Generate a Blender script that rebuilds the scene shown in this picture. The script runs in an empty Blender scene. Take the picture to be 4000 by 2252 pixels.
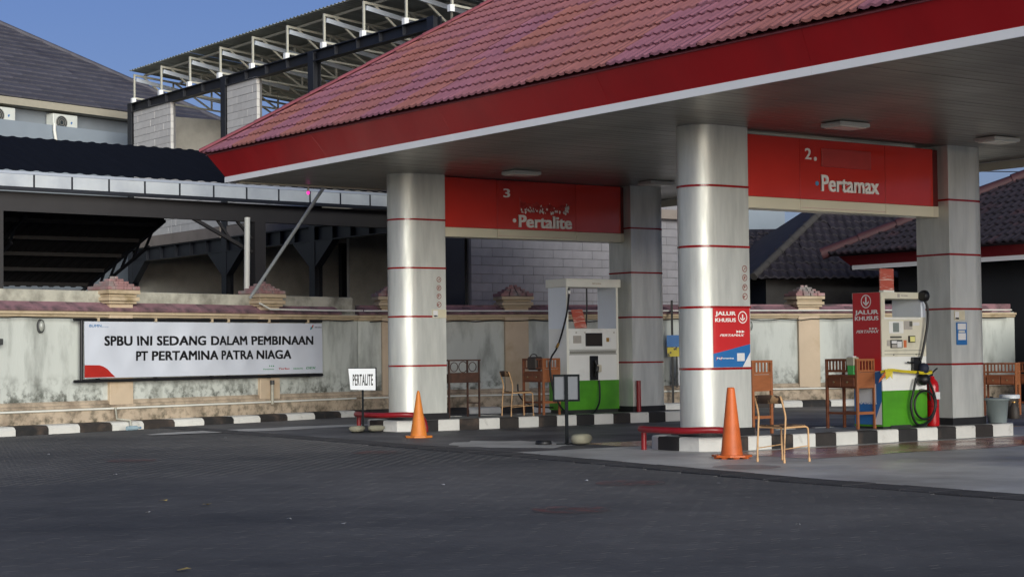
import bpy, bmesh, math, random
from mathutils import Vector, Matrix
random.seed(7)
R = math.radians
scn = bpy.context.scene
COL = scn.collection

# ------------------------------------------------------------------ camera
CAMZ = 1.42
YAW, PITCH, ROLL = 0.94495696, 0.03600155, -0.01155873
fwd = Vector((math.cos(YAW)*math.cos(PITCH), math.sin(YAW)*math.cos(PITCH), math.sin(PITCH)))
r0 = Vector((math.sin(YAW), -math.cos(YAW), 0)); u0 = r0.cross(fwd)
rgt = math.cos(ROLL)*r0 + math.sin(ROLL)*u0
upv = -math.sin(ROLL)*r0 + math.cos(ROLL)*u0
cd = bpy.data.cameras.new('camera'); cam = bpy.data.objects.new('camera', cd); COL.objects.link(cam)
cam.matrix_world = Matrix(((rgt.x, upv.x, -fwd.x, 0), (rgt.y, upv.y, -fwd.y, 0), (rgt.z, upv.z, -fwd.z, CAMZ), (0, 0, 0, 1)))
cd.sensor_fit = 'HORIZONTAL'; cd.sensor_width = 36.0; cd.lens = 7010.736/4000*36
cd.clip_start = 0.1; cd.clip_end = 3000
scn.camera = cam

# ------------------------------------------------------------------ world, sun, exposure
SUN_EL, SUN_AZ = 9.0, 197.0           # azimuth clockwise from +Y
w = bpy.data.worlds.new('World'); scn.world = w; w.use_nodes = True
nt = w.node_tree; nt.nodes.clear()
sky = nt.nodes.new('ShaderNodeTexSky'); sky.sky_type = 'NISHITA'; sky.sun_disc = False
sky.sun_elevation = R(SUN_EL); sky.sun_rotation = R(SUN_AZ)
sky.air_density = 1.0; sky.dust_density = 1.2; sky.ozone_density = 3.6; sky.altitude = 100
bg = nt.nodes.new('ShaderNodeBackground'); bg.inputs['Strength'].default_value = 0.038
wo = nt.nodes.new('ShaderNodeOutputWorld')
tint = nt.nodes.new('ShaderNodeMix'); tint.data_type = 'RGBA'; tint.blend_type = 'MULTIPLY'; tint.inputs[0].default_value = 1.0
tint.inputs[7].default_value = (1.10, .90, 1.2, 1)      # the violet cast of the photograph's whole sky
nt.links.new(sky.outputs[0], tint.inputs[6]); nt.links.new(tint.outputs[2], bg.inputs[0]); nt.links.new(bg.outputs[0], wo.inputs[0])
sd = bpy.data.lights.new('sun', 'SUN'); sd.energy = 2.1; sd.angle = R(46); sd.color = (0.98, 0.99, 0.90)
so = bpy.data.objects.new('sun', sd); COL.objects.link(so)
sdir = Vector((math.sin(R(SUN_AZ))*math.cos(R(SUN_EL)), math.cos(R(SUN_AZ))*math.cos(R(SUN_EL)), math.sin(R(SUN_EL))))
so.rotation_euler = sdir.to_track_quat('Z', 'Y').to_euler(); so.location = sdir*60
vs = scn.view_settings; vs.view_transform = 'Standard'; vs.look = 'None'; vs.gamma = 1.0; vs.use_curve_mapping = False
vs.exposure = 1.3

# ------------------------------------------------------------------ helpers: colour and materials
def lin(h):
    if isinstance(h, (tuple, list)): return tuple(h)[:3]
    h = h.lstrip('#'); v = [int(h[i:i+2], 16)/255 for i in (0, 2, 4)]
    return tuple(c/12.92 if c <= .04045 else ((c+.055)/1.055)**2.4 for c in v)
MATS = {}
def mat(name, col, rough=.6, metal=0.0, var=.12, scale=6.0, bump=0.0, bscale=None, stretch=(1, 1, 1), col2=None, mix=(.4, .7),
        mscale=1.2, rand=0.0, emit=None, estr=0, spec=.5, dirt=None, coord='Object', ranvar=0.0, rvar=0.0, alpha=None):
    """procedural material: base colour broken up by two noises, optional second colour in patches, optional dirt rising
    from the foot (dirt=(colour, z0, z1)), optional per-object variation"""
    if name in MATS: return MATS[name]
    m = bpy.data.materials.new(name); m.use_nodes = True; MATS[name] = m
    nt = m.node_tree; N = nt.nodes; L = nt.links
    b = N['Principled BSDF']
    c = lin(col)
    tc = N.new('ShaderNodeTexCoord'); mp = N.new('ShaderNodeMapping'); mp.inputs['Scale'].default_value = stretch
    if coord == 'World':
        ge = N.new('ShaderNodeNewGeometry'); L.new(ge.outputs['Position'], mp.inputs[0])
    else: L.new(tc.outputs[coord], mp.inputs[0])
    n1 = N.new('ShaderNodeTexNoise'); n1.inputs['Scale'].default_value = scale; n1.inputs['Detail'].default_value = 5
    L.new(mp.outputs[0], n1.inputs['Vector'])
    mr = N.new('ShaderNodeMapRange'); mr.inputs[1].default_value = .25; mr.inputs[2].default_value = .75
    mr.inputs[3].default_value = 1-var; mr.inputs[4].default_value = 1+var
    L.new(n1.outputs['Fac'], mr.inputs[0])
    src = None
    rgb = N.new('ShaderNodeRGB'); rgb.outputs[0].default_value = (*c, 1); src = rgb.outputs[0]
    if col2 is not None:
        n2 = N.new('ShaderNodeTexNoise'); n2.inputs['Scale'].default_value = mscale; n2.inputs['Detail'].default_value = 6
        n2.inputs['Roughness'].default_value = .6
        L.new(mp.outputs[0], n2.inputs['Vector'])
        r2 = N.new('ShaderNodeMapRange'); r2.inputs[1].default_value = mix[0]; r2.inputs[2].default_value = mix[1]
        L.new(n2.outputs['Fac'], r2.inputs[0])
        fac = r2.outputs[0]
        if rand:
            oi = N.new('ShaderNodeObjectInfo'); rr = N.new('ShaderNodeMapRange')
            rr.inputs[1].default_value = 0; rr.inputs[2].default_value = 1; rr.inputs[3].default_value = -rand; rr.inputs[4].default_value = rand
            L.new(oi.outputs['Random'], rr.inputs[0])
            ad = N.new('ShaderNodeMath'); ad.operation = 'ADD'; ad.use_clamp = True
            L.new(fac, ad.inputs[0]); L.new(rr.outputs[0], ad.inputs[1]); fac = ad.outputs[0]
        mx = N.new('ShaderNodeMix'); mx.data_type = 'RGBA'; L.new(fac, mx.inputs[0])
        L.new(src, mx.inputs[6]); mx.inputs[7].default_value = (*lin(col2), 1); src = mx.outputs[2]
    if dirt is not None:
        dc, z0, z1 = dirt
        sp = N.new('ShaderNodeSeparateXYZ'); L.new(tc.outputs['Object'], sp.inputs[0])
        dr = N.new('ShaderNodeMapRange'); dr.inputs[1].default_value = z0; dr.inputs[2].default_value = z1
        dr.inputs[3].default_value = 1; dr.inputs[4].default_value = 0; L.new(sp.outputs[2], dr.inputs[0])
        n3 = N.new('ShaderNodeTexNoise'); n3.inputs['Scale'].default_value = 5.5; n3.inputs['Detail'].default_value = 8; n3.inputs['Roughness'].default_value = .68
        L.new(tc.outputs['Object'], n3.inputs['Vector'])
        r3 = N.new('ShaderNodeMapRange'); r3.inputs[1].default_value = .46; r3.inputs[2].default_value = .62; L.new(n3.outputs['Fac'], r3.inputs[0])
        mm = N.new('ShaderNodeMath'); mm.operation = 'MULTIPLY'; L.new(dr.outputs[0], mm.inputs[0]); L.new(r3.outputs[0], mm.inputs[1])
        mx = N.new('ShaderNodeMix'); mx.data_type = 'RGBA'; L.new(mm.outputs[0], mx.inputs[0])
        L.new(src, mx.inputs[6]); mx.inputs[7].default_value = (*lin(dc), 1); src = mx.outputs[2]
    if ranvar:
        oi = N.new('ShaderNodeObjectInfo'); rr = N.new('ShaderNodeMapRange')
        rr.inputs[3].default_value = 1-ranvar; rr.inputs[4].default_value = 1+ranvar; L.new(oi.outputs['Random'], rr.inputs[0])
        mu = N.new('ShaderNodeMath'); mu.operation = 'MULTIPLY'; L.new(mr.outputs[0], mu.inputs[0]); L.new(rr.outputs[0], mu.inputs[1]); vf = mu.outputs[0]
    else: vf = mr.outputs[0]
    vm = N.new('ShaderNodeVectorMath'); vm.operation = 'SCALE'; L.new(src, vm.inputs[0]); L.new(vf, vm.inputs['Scale'])
    L.new(vm.outputs[0], b.inputs['Base Color'])
    b.inputs['Metallic'].default_value = metal
    b.inputs['Specular IOR Level'].default_value = spec
    if rvar:
        r4 = N.new('ShaderNodeMapRange'); r4.inputs[1].default_value = .3; r4.inputs[2].default_value = .7
        r4.inputs[3].default_value = max(.03, rough-rvar); r4.inputs[4].default_value = min(1, rough+rvar)
        n5 = N.new('ShaderNodeTexNoise'); n5.inputs['Scale'].default_value = scale*.6; n5.inputs['Detail'].default_value = 4
        L.new(mp.outputs[0], n5.inputs['Vector']); L.new(n5.outputs['Fac'], r4.inputs[0]); L.new(r4.outputs[0], b.inputs['Roughness'])
    else: b.inputs['Roughness'].default_value = rough
    if bump:
        nb = N.new('ShaderNodeTexNoise'); nb.inputs['Scale'].default_value = bscale or scale*4; nb.inputs['Detail'].default_value = 4
        L.new(mp.outputs[0], nb.inputs['Vector'])
        bp = N.new('ShaderNodeBump'); bp.inputs['Strength'].default_value = bump; bp.inputs['Distance'].default_value = .02
        L.new(nb.outputs['Fac'], bp.inputs['Height']); L.new(bp.outputs[0], b.inputs['Normal'])
    if emit is not None:
        b.inputs['Emission Color'].default_value = (*lin(emit), 1); b.inputs['Emission Strength'].default_value = estr
    if alpha is not None: b.inputs['Alpha'].default_value = alpha
    return m

# ------------------------------------------------------------------ helpers: meshes and objects
class MB:
    def __init__(s): s.v = []; s.f = []; s.sm = []
    def add(s, vs, fs, smooth=False):
        o = len(s.v); s.v += [tuple(p) for p in vs]; s.f += [tuple(i+o for i in f) for f in fs]; s.sm += [smooth]*len(fs); return s
    def box(s, x0, x1, y0, y1, z0, z1, bev=0):
        if bev:
            b = bev
            vs = []; 
            for (z, i) in ((z0, 1), (z0+b, 0), (z1-b, 0), (z1, 1)):
                k = b*i
                for (x, y) in ((x0+b, y0+k), (x1-b, y0+k), (x1-k, y0+b), (x1-k, y1-b), (x1-b, y1-k), (x0+b, y1-k), (x0+k, y1-b), (x0+k, y0+b)): vs.append((x, y, z))
            fs = [tuple(range(7, -1, -1)), tuple(range(24, 32))]
            for r in range(3):
                for i in range(8): j = (i+1) % 8; fs.append((r*8+i, r*8+j, r*8+8+j, r*8+8+i))
            return s.add(vs, fs)
        return s.add([(x0, y0, z0), (x1, y0, z0), (x1, y1, z0), (x0, y1, z0), (x0, y0, z1), (x1, y0, z1), (x1, y1, z1), (x0, y1, z1)],
                     [(0, 3, 2, 1), (4, 5, 6, 7), (0, 1, 5, 4), (1, 2, 6, 5), (2, 3, 7, 6), (3, 0, 4, 7)])
    def bar(s, p, q, w, h, up=(0, 0, 1)):
        p = Vector(p); q = Vector(q); d = (q-p).normalized(); U = Vector(up)
        if abs(d.dot(U)) > .98: U = Vector((1, 0, 0))
        a = d.cross(U).normalized(); c = a.cross(d).normalized()
        vs = [e+a*(sx*w/2)+c*(sz*h/2) for e in (p, q) for (sx, sz) in ((-1, -1), (1, -1), (1, 1), (-1, 1))]
        return s.add(vs, [(0, 3, 2, 1), (4, 5, 6, 7), (0, 1, 5, 4), (1, 2, 6, 5), (2, 3, 7, 6), (3, 0, 4, 7)][:6])
    def prism(s, poly, z0, z1, smooth=False, top=None):
        n = len(poly); t = top or poly
        s.add([(x, y, z0) for x, y in poly]+[(x, y, z1) for x, y in t], [tuple(range(n-1, -1, -1)), tuple(range(n, 2*n))])
        return s.add([(x, y, z0) for x, y in poly]+[(x, y, z1) for x, y in t], [(i, (i+1) % n, n+(i+1) % n, n+i) for i in range(n)], smooth)
    def prismy(s, poly, y0, y1):          # polygon in x,z extruded along y
        n = len(poly)
        return s.add([(x, y0, z) for x, z in poly]+[(x, y1, z) for x, z in poly],
                     [tuple(range(n)), tuple(range(2*n-1, n-1, -1))]+[(i, n+i, n+(i+1) % n, (i+1) % n) for i in range(n)])
    def prismx(s, poly, x0, x1):          # polygon in y,z extruded along x
        n = len(poly)
        return s.add([(x0, y, z) for y, z in poly]+[(x1, y, z) for y, z in poly],
                     [tuple(range(n-1, -1, -1)), tuple(range(n, 2*n))]+[(i, (i+1) % n, n+(i+1) % n, n+i) for i in range(n)])
    def tube(s, path, r, n=8, caps=True, closed=False):
        P = [Vector(p) for p in path]; m = len(P); rs = r if isinstance(r, (list, tuple)) else [r]*m
        rings = []; prev = None
        for i in range(m):
            if closed: d = P[(i+1) % m]-P[i-1]
            else: d = P[min(i+1, m-1)]-P[max(i-1, 0)]
            d.normalize()
            if prev is None: a = d.cross(Vector((0, 0, 1))) if abs(d.z) < .9 else d.cross(Vector((1, 0, 0)))
            else: a = prev-d*prev.dot(d)
            a.normalize(); prev = a; c = d.cross(a)
            rings.append([P[i]+(a*math.cos(2*math.pi*k/n)+c*math.sin(2*math.pi*k/n))*rs[i] for k in range(n)])
        vs = [p for r_ in rings for p in r_]; fs = []
        for i in range(m if closed else m-1):
            j = (i+1) % m
            for k in range(n): l = (k+1) % n; fs.append((i*n+k, i*n+l, j*n+l, j*n+k))
        s.add(vs, fs, True)
        if caps and not closed: s.add(rings[0], [tuple(range(n-1, -1, -1))]); s.add(rings[-1], [tuple(range(n))])
        return s
    def lathe(s, prof, c=(0, 0, 0), n=24, smooth=True):
        vs = []; fs = []
        for r, z in prof:
            for k in range(n): a = 2*math.pi*k/n; vs.append((c[0]+r*math.cos(a), c[1]+r*math.sin(a), c[2]+z))
        for i in range(len(prof)-1):
            for k in range(n): l = (k+1) % n; fs.append((i*n+k, i*n+l, i*n+n+l, i*n+n+k))
        s.add(vs, fs, smooth)
        s.add(vs[:n], [tuple(range(n-1, -1, -1))]); s.add(vs[-n:], [tuple(range(n))]); return s
    def quad(s, a, b, c, d): return s.add([a, b, c, d], [(0, 1, 2, 3)])
    def mesh(s, name):
        me = bpy.data.meshes.new(name); me.from_pydata(s.v, [], s.f); me.polygons.foreach_set('use_smooth', s.sm); me.update(); return me
    def build(s, name, m, parent=None, **kw):
        return obj(name, s.mesh(name), m, parent, **kw)
def obj(name, me, m, parent=None, loc=None, rotz=0, kind=None, label=None, cat=None, group=None):
    if m is not None and not me.materials: me.materials.append(MATS[m] if isinstance(m, str) else m)
    o = bpy.data.objects.new(name, me); COL.objects.link(o); o.parent = parent
    if loc is not None: o.location = loc
    if rotz: o.rotation_euler = (0, 0, rotz)
    if kind: o['kind'] = kind
    if label: o['label'] = label
    if cat: o['category'] = cat
    if group: o['group'] = group
    return o
def thing(name, label, cat, loc=(0, 0, 0), rotz=0, group=None, kind=None):
    o = bpy.data.objects.new(name, None); COL.objects.link(o); o.location = loc; o.rotation_euler = (0, 0, rotz); o.empty_display_size = .2
    if label: o['label'] = label
    if cat: o['category'] = cat
    if group: o['group'] = group
    if kind: o['kind'] = kind
    return o
def text_mesh(body, bold=0.0, ext=0.004, shear=0.0, spacing=1.0):
    c = bpy.data.curves.new('t', 'FONT'); c.body = body; c.size = 1; c.offset = bold; c.extrude = 0; c.shear = shear; c.space_character = spacing
    c.resolution_u = 3
    o = bpy.data.objects.new('t', c); COL.objects.link(o)
    bpy.context.view_layer.update()
    me = bpy.data.meshes.new_from_object(o.evaluated_get(bpy.context.evaluated_depsgraph_get()))
    vs = [tuple(v.co) for v in me.vertices]; fs = [tuple(p.vertices) for p in me.polygons]
    bpy.data.objects.remove(o); bpy.data.curves.remove(c); bpy.data.meshes.remove(me)
    return vs, fs
def text(parent, name, body, m, x, y, z, w, h, right=(1, 0, 0), up=(0, 0, 1), bold=.02, thick=0.0, shear=0.0, spacing=1.0, warp=None, label=None):
    """lettering: lower-left corner at (x,y,z) in the parent's frame, fitted to width w and height h"""
    vs, fs = text_mesh(body, 0.0, 0, shear, spacing)
    if bold > .015:
        e = min(bold*.6, .07); nv = len(vs); base = list(vs); vs = []; fs0 = list(fs); fs = []; lay = []
        for i, (dx, dy) in enumerate(((-e, -e*.6), (e, -e*.6), (-e, e*.6), (e, e*.6))):
            vs += [(v[0]+dx, v[1]+dy) for v in base]; lay += [i]*nv; fs += [tuple(k+i*nv for k in f) for f in fs0]
    else: lay = [0]*len(vs)
    x0 = min(v[0] for v in vs); x1 = max(v[0] for v in vs); y0 = min(v[1] for v in vs); y1 = max(v[1] for v in vs)
    r = Vector(right); u = Vector(up); o = Vector((x, y, z)); nrm = r.cross(u)
    out = [o+r*((v[0]-x0)/(x1-x0)*w)+u*((v[1]-y0)/(y1-y0)*h)+nrm*(.0006*q) for v, q in zip(vs, lay)]
    mb = MB()
    if thick:
        k = len(out); mb.add([p+nrm*thick for p in out], fs)
        from collections import Counter
        ec = Counter(); dirs = {}
        for f in fs:
            for i in range(len(f)):
                a, b = f[i], f[(i+1) % len(f)]; e = (min(a, b), max(a, b)); ec[e] += 1; dirs[e] = (a, b)
        side = [(dirs[e][1], dirs[e][0], dirs[e][0]+k, dirs[e][1]+k) for e, n in ec.items() if n == 1]
        mb.add([p+nrm*thick for p in out]+out, side)
    else: mb.add(out, fs)
    if warp: mb.v = [tuple(warp(Vector(p))) for p in mb.v]
    return mb.build(name, m, parent, label=label)
CAMP = Vector((0, 0, CAMZ))
def pieces(parent, name, proto, frames, m, cap=300, rest=None, world=None):
    """alike pieces: `frames` are 4x4 matrices in the parent's frame; the nearest `cap` become objects sharing one mesh, the rest one mesh"""
    W = world or Matrix()
    fr = sorted(frames, key=lambda M: ((W @ M).translation-CAMP).length_squared)
    pm = proto.mesh(name); pm.materials.append(MATS[m])
    for M in fr[:cap]:
        o = bpy.data.objects.new(name, pm); COL.objects.link(o); o.parent = parent; o.matrix_local = M
    if len(fr) > cap:
        mb = MB(); V = [Vector(v) for v in proto.v]; nv = len(V)
        for M in fr[cap:]:
            o = len(mb.v); mb.v += [tuple(M @ v) for v in V]; mb.f += [tuple(i+o for i in f) for f in proto.f]
        mb.sm = [False]*len(mb.f)
        mb.build(rest or name+'_field', m, parent, kind='stuff')
def frame(x, y, z, rz=0, sx=1, sy=1, sz=1):
    return Matrix.Translation((x, y, z)) @ Matrix.Rotation(rz, 4, 'Z') @ Matrix.Diagonal((sx, sy, sz, 1))
def gz(y): return 0.0 if y <= 19.5 else min((y-19.5)*.0067, .097)
def copytree(o, loc, rotz=None, label=None, group=None):
    c = o.copy(); COL.objects.link(c); c.location = loc
    if rotz is not None: c.rotation_euler = (0, 0, rotz)
    if label: c['label'] = label
    if group: c['group'] = group
    for ch in list(o.children):
        k = ch.copy(); COL.objects.link(k); k.parent = c
        for g in ch.children: q = g.copy(); COL.objects.link(q); q.parent = k
    return c
# ------------------------------------------------------------------ materials
mat('paving', '#454547', .95, spec=.15, var=.15, scale=.9, col2='#3a3b40', mscale=.25, bump=.25, bscale=60)
mat('paver', '#6b6a69', .95, spec=.15, var=.10, scale=2.3, col2='#494a4d', mscale=.22, mix=(.34, .68), coord='World', bump=.15, bscale=45, ranvar=.05)
mat('border_paver', '#37373a', .85, var=.2, scale=4, bump=.3, bscale=40, ranvar=.12)
mat('concrete', '#b4b4b2', .5, coord='World', var=.14, scale=1.6, col2='#8b8b89', mscale=.5, mix=(.45, .68), bump=.12, bscale=50, rvar=.15)
mat('concrete_dark', '#68686a', .62, var=.2, scale=1.1, col2='#424347', mscale=.35, mix=(.4, .6), bump=.12, bscale=40, rvar=.15)
mat('red_floor', '#a87866', .25, var=.2, scale=1.5, col2='#8a5648', mscale=.7, bump=.06, bscale=20, rvar=.12)
mat('red_paint_worn', '#a0524a', .9, var=.3, scale=9, col2='#6a6665', mscale=6, mix=(.40, .55), alpha=.3, spec=.2)
mat('kerb_white', '#d4d3cd', .7, var=.07, scale=5, col2='#8f8d84', mscale=3.5, mix=(.6, .8), bump=.25, bscale=30, ranvar=.06)
mat('kerb_black', '#262525', .75, var=.35, scale=4, col2='#57493f', mscale=2.6, mix=(.5, .78), bump=.3, bscale=30, rand=.25)
mat('slab', '#8a8b86', .55, var=.12, scale=3, col2='#6c6c68', mscale=1.3, bump=.15, bscale=40)
mat('alu', '#dadcd5', .45, .4, var=.06, scale=3.2, stretch=(3.5, 3.5, .55), col2='#bcbfb9', mscale=1.3, mix=(.40, .75), rvar=.12, bump=.03, bscale=2)
mat('alu_end', '#a6a7a2', .42, .9, var=.08, scale=3, stretch=(3, 3, .5))
mat('band_red', '#8e1518', .22, var=.12, scale=10)
mat('black_base', '#1d1d1f', .6, var=.3, scale=5, bump=.1)
mat('soffit', '#8b8882', .36, .75, var=.12, scale=2.2, stretch=(.5, 3, 1), ranvar=.09, rvar=.1)
mat('dark_gap', '#101012', .9, var=.1)
mat('fascia_red', '#ad1a20', .4, var=.05, scale=2.2, stretch=(1.5, 1.5, .4), rvar=.06, col2='#9c1a20', mscale=.8, mix=(.45, .8), ranvar=.03)
mat('fascia_white', '#f0f3f5', .4, var=.04, scale=2)
mat('cream_trim', '#cfc8b4', .5, var=.06, scale=3)
mat('tile_sheet', '#966372', .85, spec=.3, var=.14, scale=3, col2='#935f59', mscale=.45, mix=(.0, 1.0), rand=.72, bump=.25, bscale=90, ranvar=.08)
mat('tile_cap', '#8e4e55', .6, var=.15, scale=4, bump=.25, bscale=80, ranvar=.08)
mat('sign_red', '#c6342a', .13, var=.07, scale=1.5, rvar=.05, ranvar=.05)
mat('sign_cream', '#dcd6bd', .3, var=.04, scale=2)
mat('sign_end', '#5a1214', .4, var=.08)
mat('letter_white', '#f2f0ea', .4, var=.03)
mat('letter_blue', '#4f9ac8', .4, var=.03)
mat('letter_black', '#0d0d0f', .5, var=.05)
mat('plate_red', '#b5403c', .3, var=.08); mat('peel', '#c9a39b', .7, var=.2, scale=30)
mat('light_grey', '#c8c8c2', .5, var=.05)
mat('lens', '#e9e6da', .25, var=.03)

# ------------------------------------------------------------------ ground
g = MB()
ys = [-220, 19.5, 33.97, 400]
xs = [-250, 300]
vs = [(x, y, gz(y)) for y in ys for x in xs]
g.add(vs, [(2*i, 2*i+1, 2*i+3, 2*i+2) for i in range(3)])
ground = g.build('ground', 'paving', kind='structure')

EDGE = [(15.02, 33.4), (14.95, 27.0), (14.94, 24.5), (14.86, 19.5), (14.54, 16.9), (14.2, 14.3), (14.06, 11.1), (13.9, 6.0), (13.7, -4)]
def edge_x(y):
    for (xa, ya), (xb, yb) in zip(EDGE, EDGE[1:]):
        if yb <= y <= ya: return xb+(xa-xb)*(y-yb)/(ya-yb)
    return 15
def sheet(name, pts, lift, m, parent=None):
    """flat sheet over the ground: list of (y, x_left, x_right) rows"""
    mb = MB(); vs = []
    for y, a, b in pts: vs += [(a, y, gz(y)+lift), (b, y, gz(y)+lift)]
    mb.add(vs, [(2*i, 2*i+1, 2*i+3, 2*i+2) for i in range(len(pts)-1)])
    return mb.build(name, m, parent, kind='structure')
rows = sorted([e[1] for e in EDGE]+[20.6])
sheet('forecourt_slab', [(y, edge_x(y), 48) for y in rows if y <= 20.6], .014, 'concrete')
sheet('service_lane', [(y, edge_x(y) if y < 33 else 15.02, 48) for y in rows if y >= 20.6], .014, 'concrete_dark')
# worn red lanes along the islands and lighter cement patches
def patch(name, cx, cy, rx, ry, lift, m, n=26, jit=.16, seed=1, kind='structure', rot=0):
    rd = random.Random(seed); mb = MB(); pts = []
    for k in range(n):
        a = 2*math.pi*k/n; q = 1+rd.uniform(-jit, jit)
        px, py = rx*math.cos(a)*q, ry*math.sin(a)*q
        x = cx+px*math.cos(rot)-py*math.sin(rot); y = cy+px*math.sin(rot)+py*math.cos(rot)
        pts.append((x, y, gz(y)+lift))
    mb.add([(cx, cy, gz(cy)+lift)]+pts, [(0, 1+k, 1+(k+1) % n) for k in range(n)])
    return mb.build(name, m, None, kind=kind)
def lane(name, x0, x1, y0, y1, lift, m, seed=3):
    rd = random.Random(seed); mb = MB(); a = []; b = []; n = 24
    for i in range(n+1):
        x = x0+(x1-x0)*i/n
        a.append((x, y0+rd.uniform(-.10, .10), gz(y0)+lift)); b.append((x, y1+rd.uniform(-.05, .05), gz(y1)+lift))
    mb.add(a+b, [(i, i+1, n+2+i, n+1+i) for i in range(n)]); return mb.build(name, m, None, kind='structure')
lane('red_lane', 16.7, 30.0, 16.6, 18.35, .019, 'red_floor', 4)
lane('red_lane', 16.9, 26.0, 20.6, 21.6, .019, 'red_floor', 9)
patch('cement_patch', 15.6, 29.3, 2.6, .45, .019, 'concrete', seed=5, rot=.12)
patch('cement_patch', 16.0, 22.2, .9, 1.1, .019, 'concrete', seed=8)
# round worn red markings over the tank covers
for i, (x, y, r_, s_) in enumerate([(15.0, 15.95, .42, 1), (12.3, 14.9, .38, 2), (9.85, 12.75, .36, 3), (13.4, 21.9, .36, 4), (10.0, 22.6, .34, 6)]):
    patch('worn_red_marking', x, y, r_, r_, .022, 'red_paint_worn', n=30, jit=.05, seed=s_)

# pavers: a running bond of small concrete pavers between the camera and the border course
PV = MB(); l_, w_ = .1042, .0509
PV.add([(-l_, -w_, -.009), (l_, -w_, -.009), (l_, w_, -.009), (-l_, w_, -.009), (-l_, -w_, 0), (l_, -w_, 0), (l_, w_, 0), (-l_, w_, 0)],
       [(4, 5, 6, 7), (0, 1, 5, 4), (1, 2, 6, 5), (2, 3, 7, 6), (3, 0, 4, 7)])
fr = []
rd = random.Random(11)
nx = int(14/.104)
for ix in range(nx):
    x = 1.2+ix*.104
    for iy in range(0, 140):
        y = 3.0+iy*.21+(.105 if ix % 2 else 0)
        d = x*math.cos(YAW)+y*math.sin(YAW); lat = x*math.sin(YAW)-y*math.cos(YAW)
        if d < 7.6 or d > 36 or abs(lat) > .30*d+1.3: continue
        if x > edge_x(y)-.52: continue
        # stop at the kerb of the boundary wall
        if y > 30.3+.2975*(x-11.04): continue
        fr.append(Matrix.Translation((x, y, gz(y)+.007+rd.uniform(-.0005, .0005))) @ Matrix.Rotation(math.pi/2+rd.uniform(-.012, .012), 4, 'Z') @ Matrix.Rotation(rd.uniform(-.0012, .0012), 4, 'X'))
pieces(ground, 'paver', PV, fr, 'paver', cap=300)
# border course of large dark pavers along the slab
BV = MB(); BV.box(-.24, .24, -.196, .196, -.03, 0, bev=.006)
y = -2.0; fr = []
while y < 31.6:
    x = edge_x(y)-.26; a = math.atan2(edge_x(y+.2)-edge_x(y-.2), .4)
    fr.append(Matrix.Translation((x, y, gz(y)+.02+rd.uniform(-.003, .003))) @ Matrix.Rotation(-a, 4, 'Z')); y += .402
pieces(ground, 'border_paver', BV, fr, 'border_paver', cap=200)

# ------------------------------------------------------------------ pump islands
HW = .74
OUT = [(23.35, -HW), (17.2, -HW), (16.86, -.5), (16.78, -.12), (16.78, .28), (16.93, .6), (17.2, HW), (23.35, HW), (23.66, .5), (23.66, -.5)]
def island(name, yc, z0):
    root = thing(name, None, None, (0, yc, z0-.02), kind='structure')
    H = .225
    n = len(OUT); seg = []; s = 0
    for i in range(n):
        a, b = Vector(OUT[i]), Vector(OUT[(i+1) % n]); L = (b-a).length; seg.append((s, s+L, a, b)); s += L
    T = s
    def at(q):
        q = q % T
        for s0, s1, a, b in seg:
            if s0 <= q <= s1: return a+(b-a)*((q-s0)/(s1-s0))
        return Vector(OUT[0])
    def inner(p): return Vector((20.2+(p.x-20.2)*(3.30/3.43), p.y*(.61/.74)))
    cuts = [(0.0, 'w')]
    for k in range(6, -1, -1):
        xs_ = 17.57+.883*k
        if 23.35-(xs_+.46) > .02: cuts.append((23.35-(xs_+.46), 'w'))
        cuts.append((23.35-xs_, 'b'))
    cuts[0] = (0.0, 'w')
    cuts = sorted(set(cuts))
    if cuts[1][0] < .05: cuts.pop(1)
    s_w = 23.35-17.15; cuts.append((s_w, 'w'))
    # front: white round the corner, black in the middle, white again
    def s_of(pt):
        best = None
        for s0, s1, a, b in seg:
            d = (b-a); t = max(0, min(1, (Vector(pt)-a).dot(d)/d.length_squared)); e = (a+d*t-Vector(pt)).length
            if best is None or e < best[0]: best = (e, s0+(s1-s0)*t)
        return best[1]
    q1 = s_of((16.78, -.16)); q2 = s_of((16.80, .30)); q3 = s_of((17.2, HW))
    cuts += [(q1, 'b'), (q2, 'w'), (q3, 'b')]
    q = q3+.44; c = 'w'
    while q < T-.2: cuts.append((q, c)); c = 'b' if c == 'w' else 'w'; q += .44
    cuts.append((T, None))
    for (a, c), (b, _) in zip(cuts, cuts[1:]):
        inn = [x for x in [sg[0] for sg in seg] if a+.01 < x < b-.01]
        st = [a+.004]+inn+[b-.004]
        o = [at(x) for x in st]; i_ = [inner(p) for p in o]
        mb = MB(); m_ = len(o); bv = .018
        vs = []
        for p, r_ in zip(o, i_):
            dd = (r_-p).normalized()
            vs += [(p.x, p.y, 0), (p.x, p.y, H-bv), (p.x+dd.x*bv, p.y+dd.y*bv, H), (r_.x, r_.y, H), (r_.x, r_.y, 0)]
        fs = []
        for k in range(m_-1):
            for j in range(4): fs.append((k*5+j, k*5+5+j, k*5+6+j, k*5+1+j)[::-1])
        fs += [(0, 1, 2, 3, 4), tuple((m_-1)*5+j for j in (4, 3, 2, 1, 0))]
        mb.add(vs, fs); mb.build('kerb_block', 'kerb_white' if c == 'w' else 'kerb_black', root)
    mb = MB(); mb.prism([tuple(inner(Vector(p))*1.0) for p in OUT], 0, H-.004); mb.build('island_slab', 'slab', root)
    return root
Y2, Y3, Z3 = 19.40, 27.33, .05
island('pump_island', Y2, 0); island('pump_island', Y3, Z3)

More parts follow.
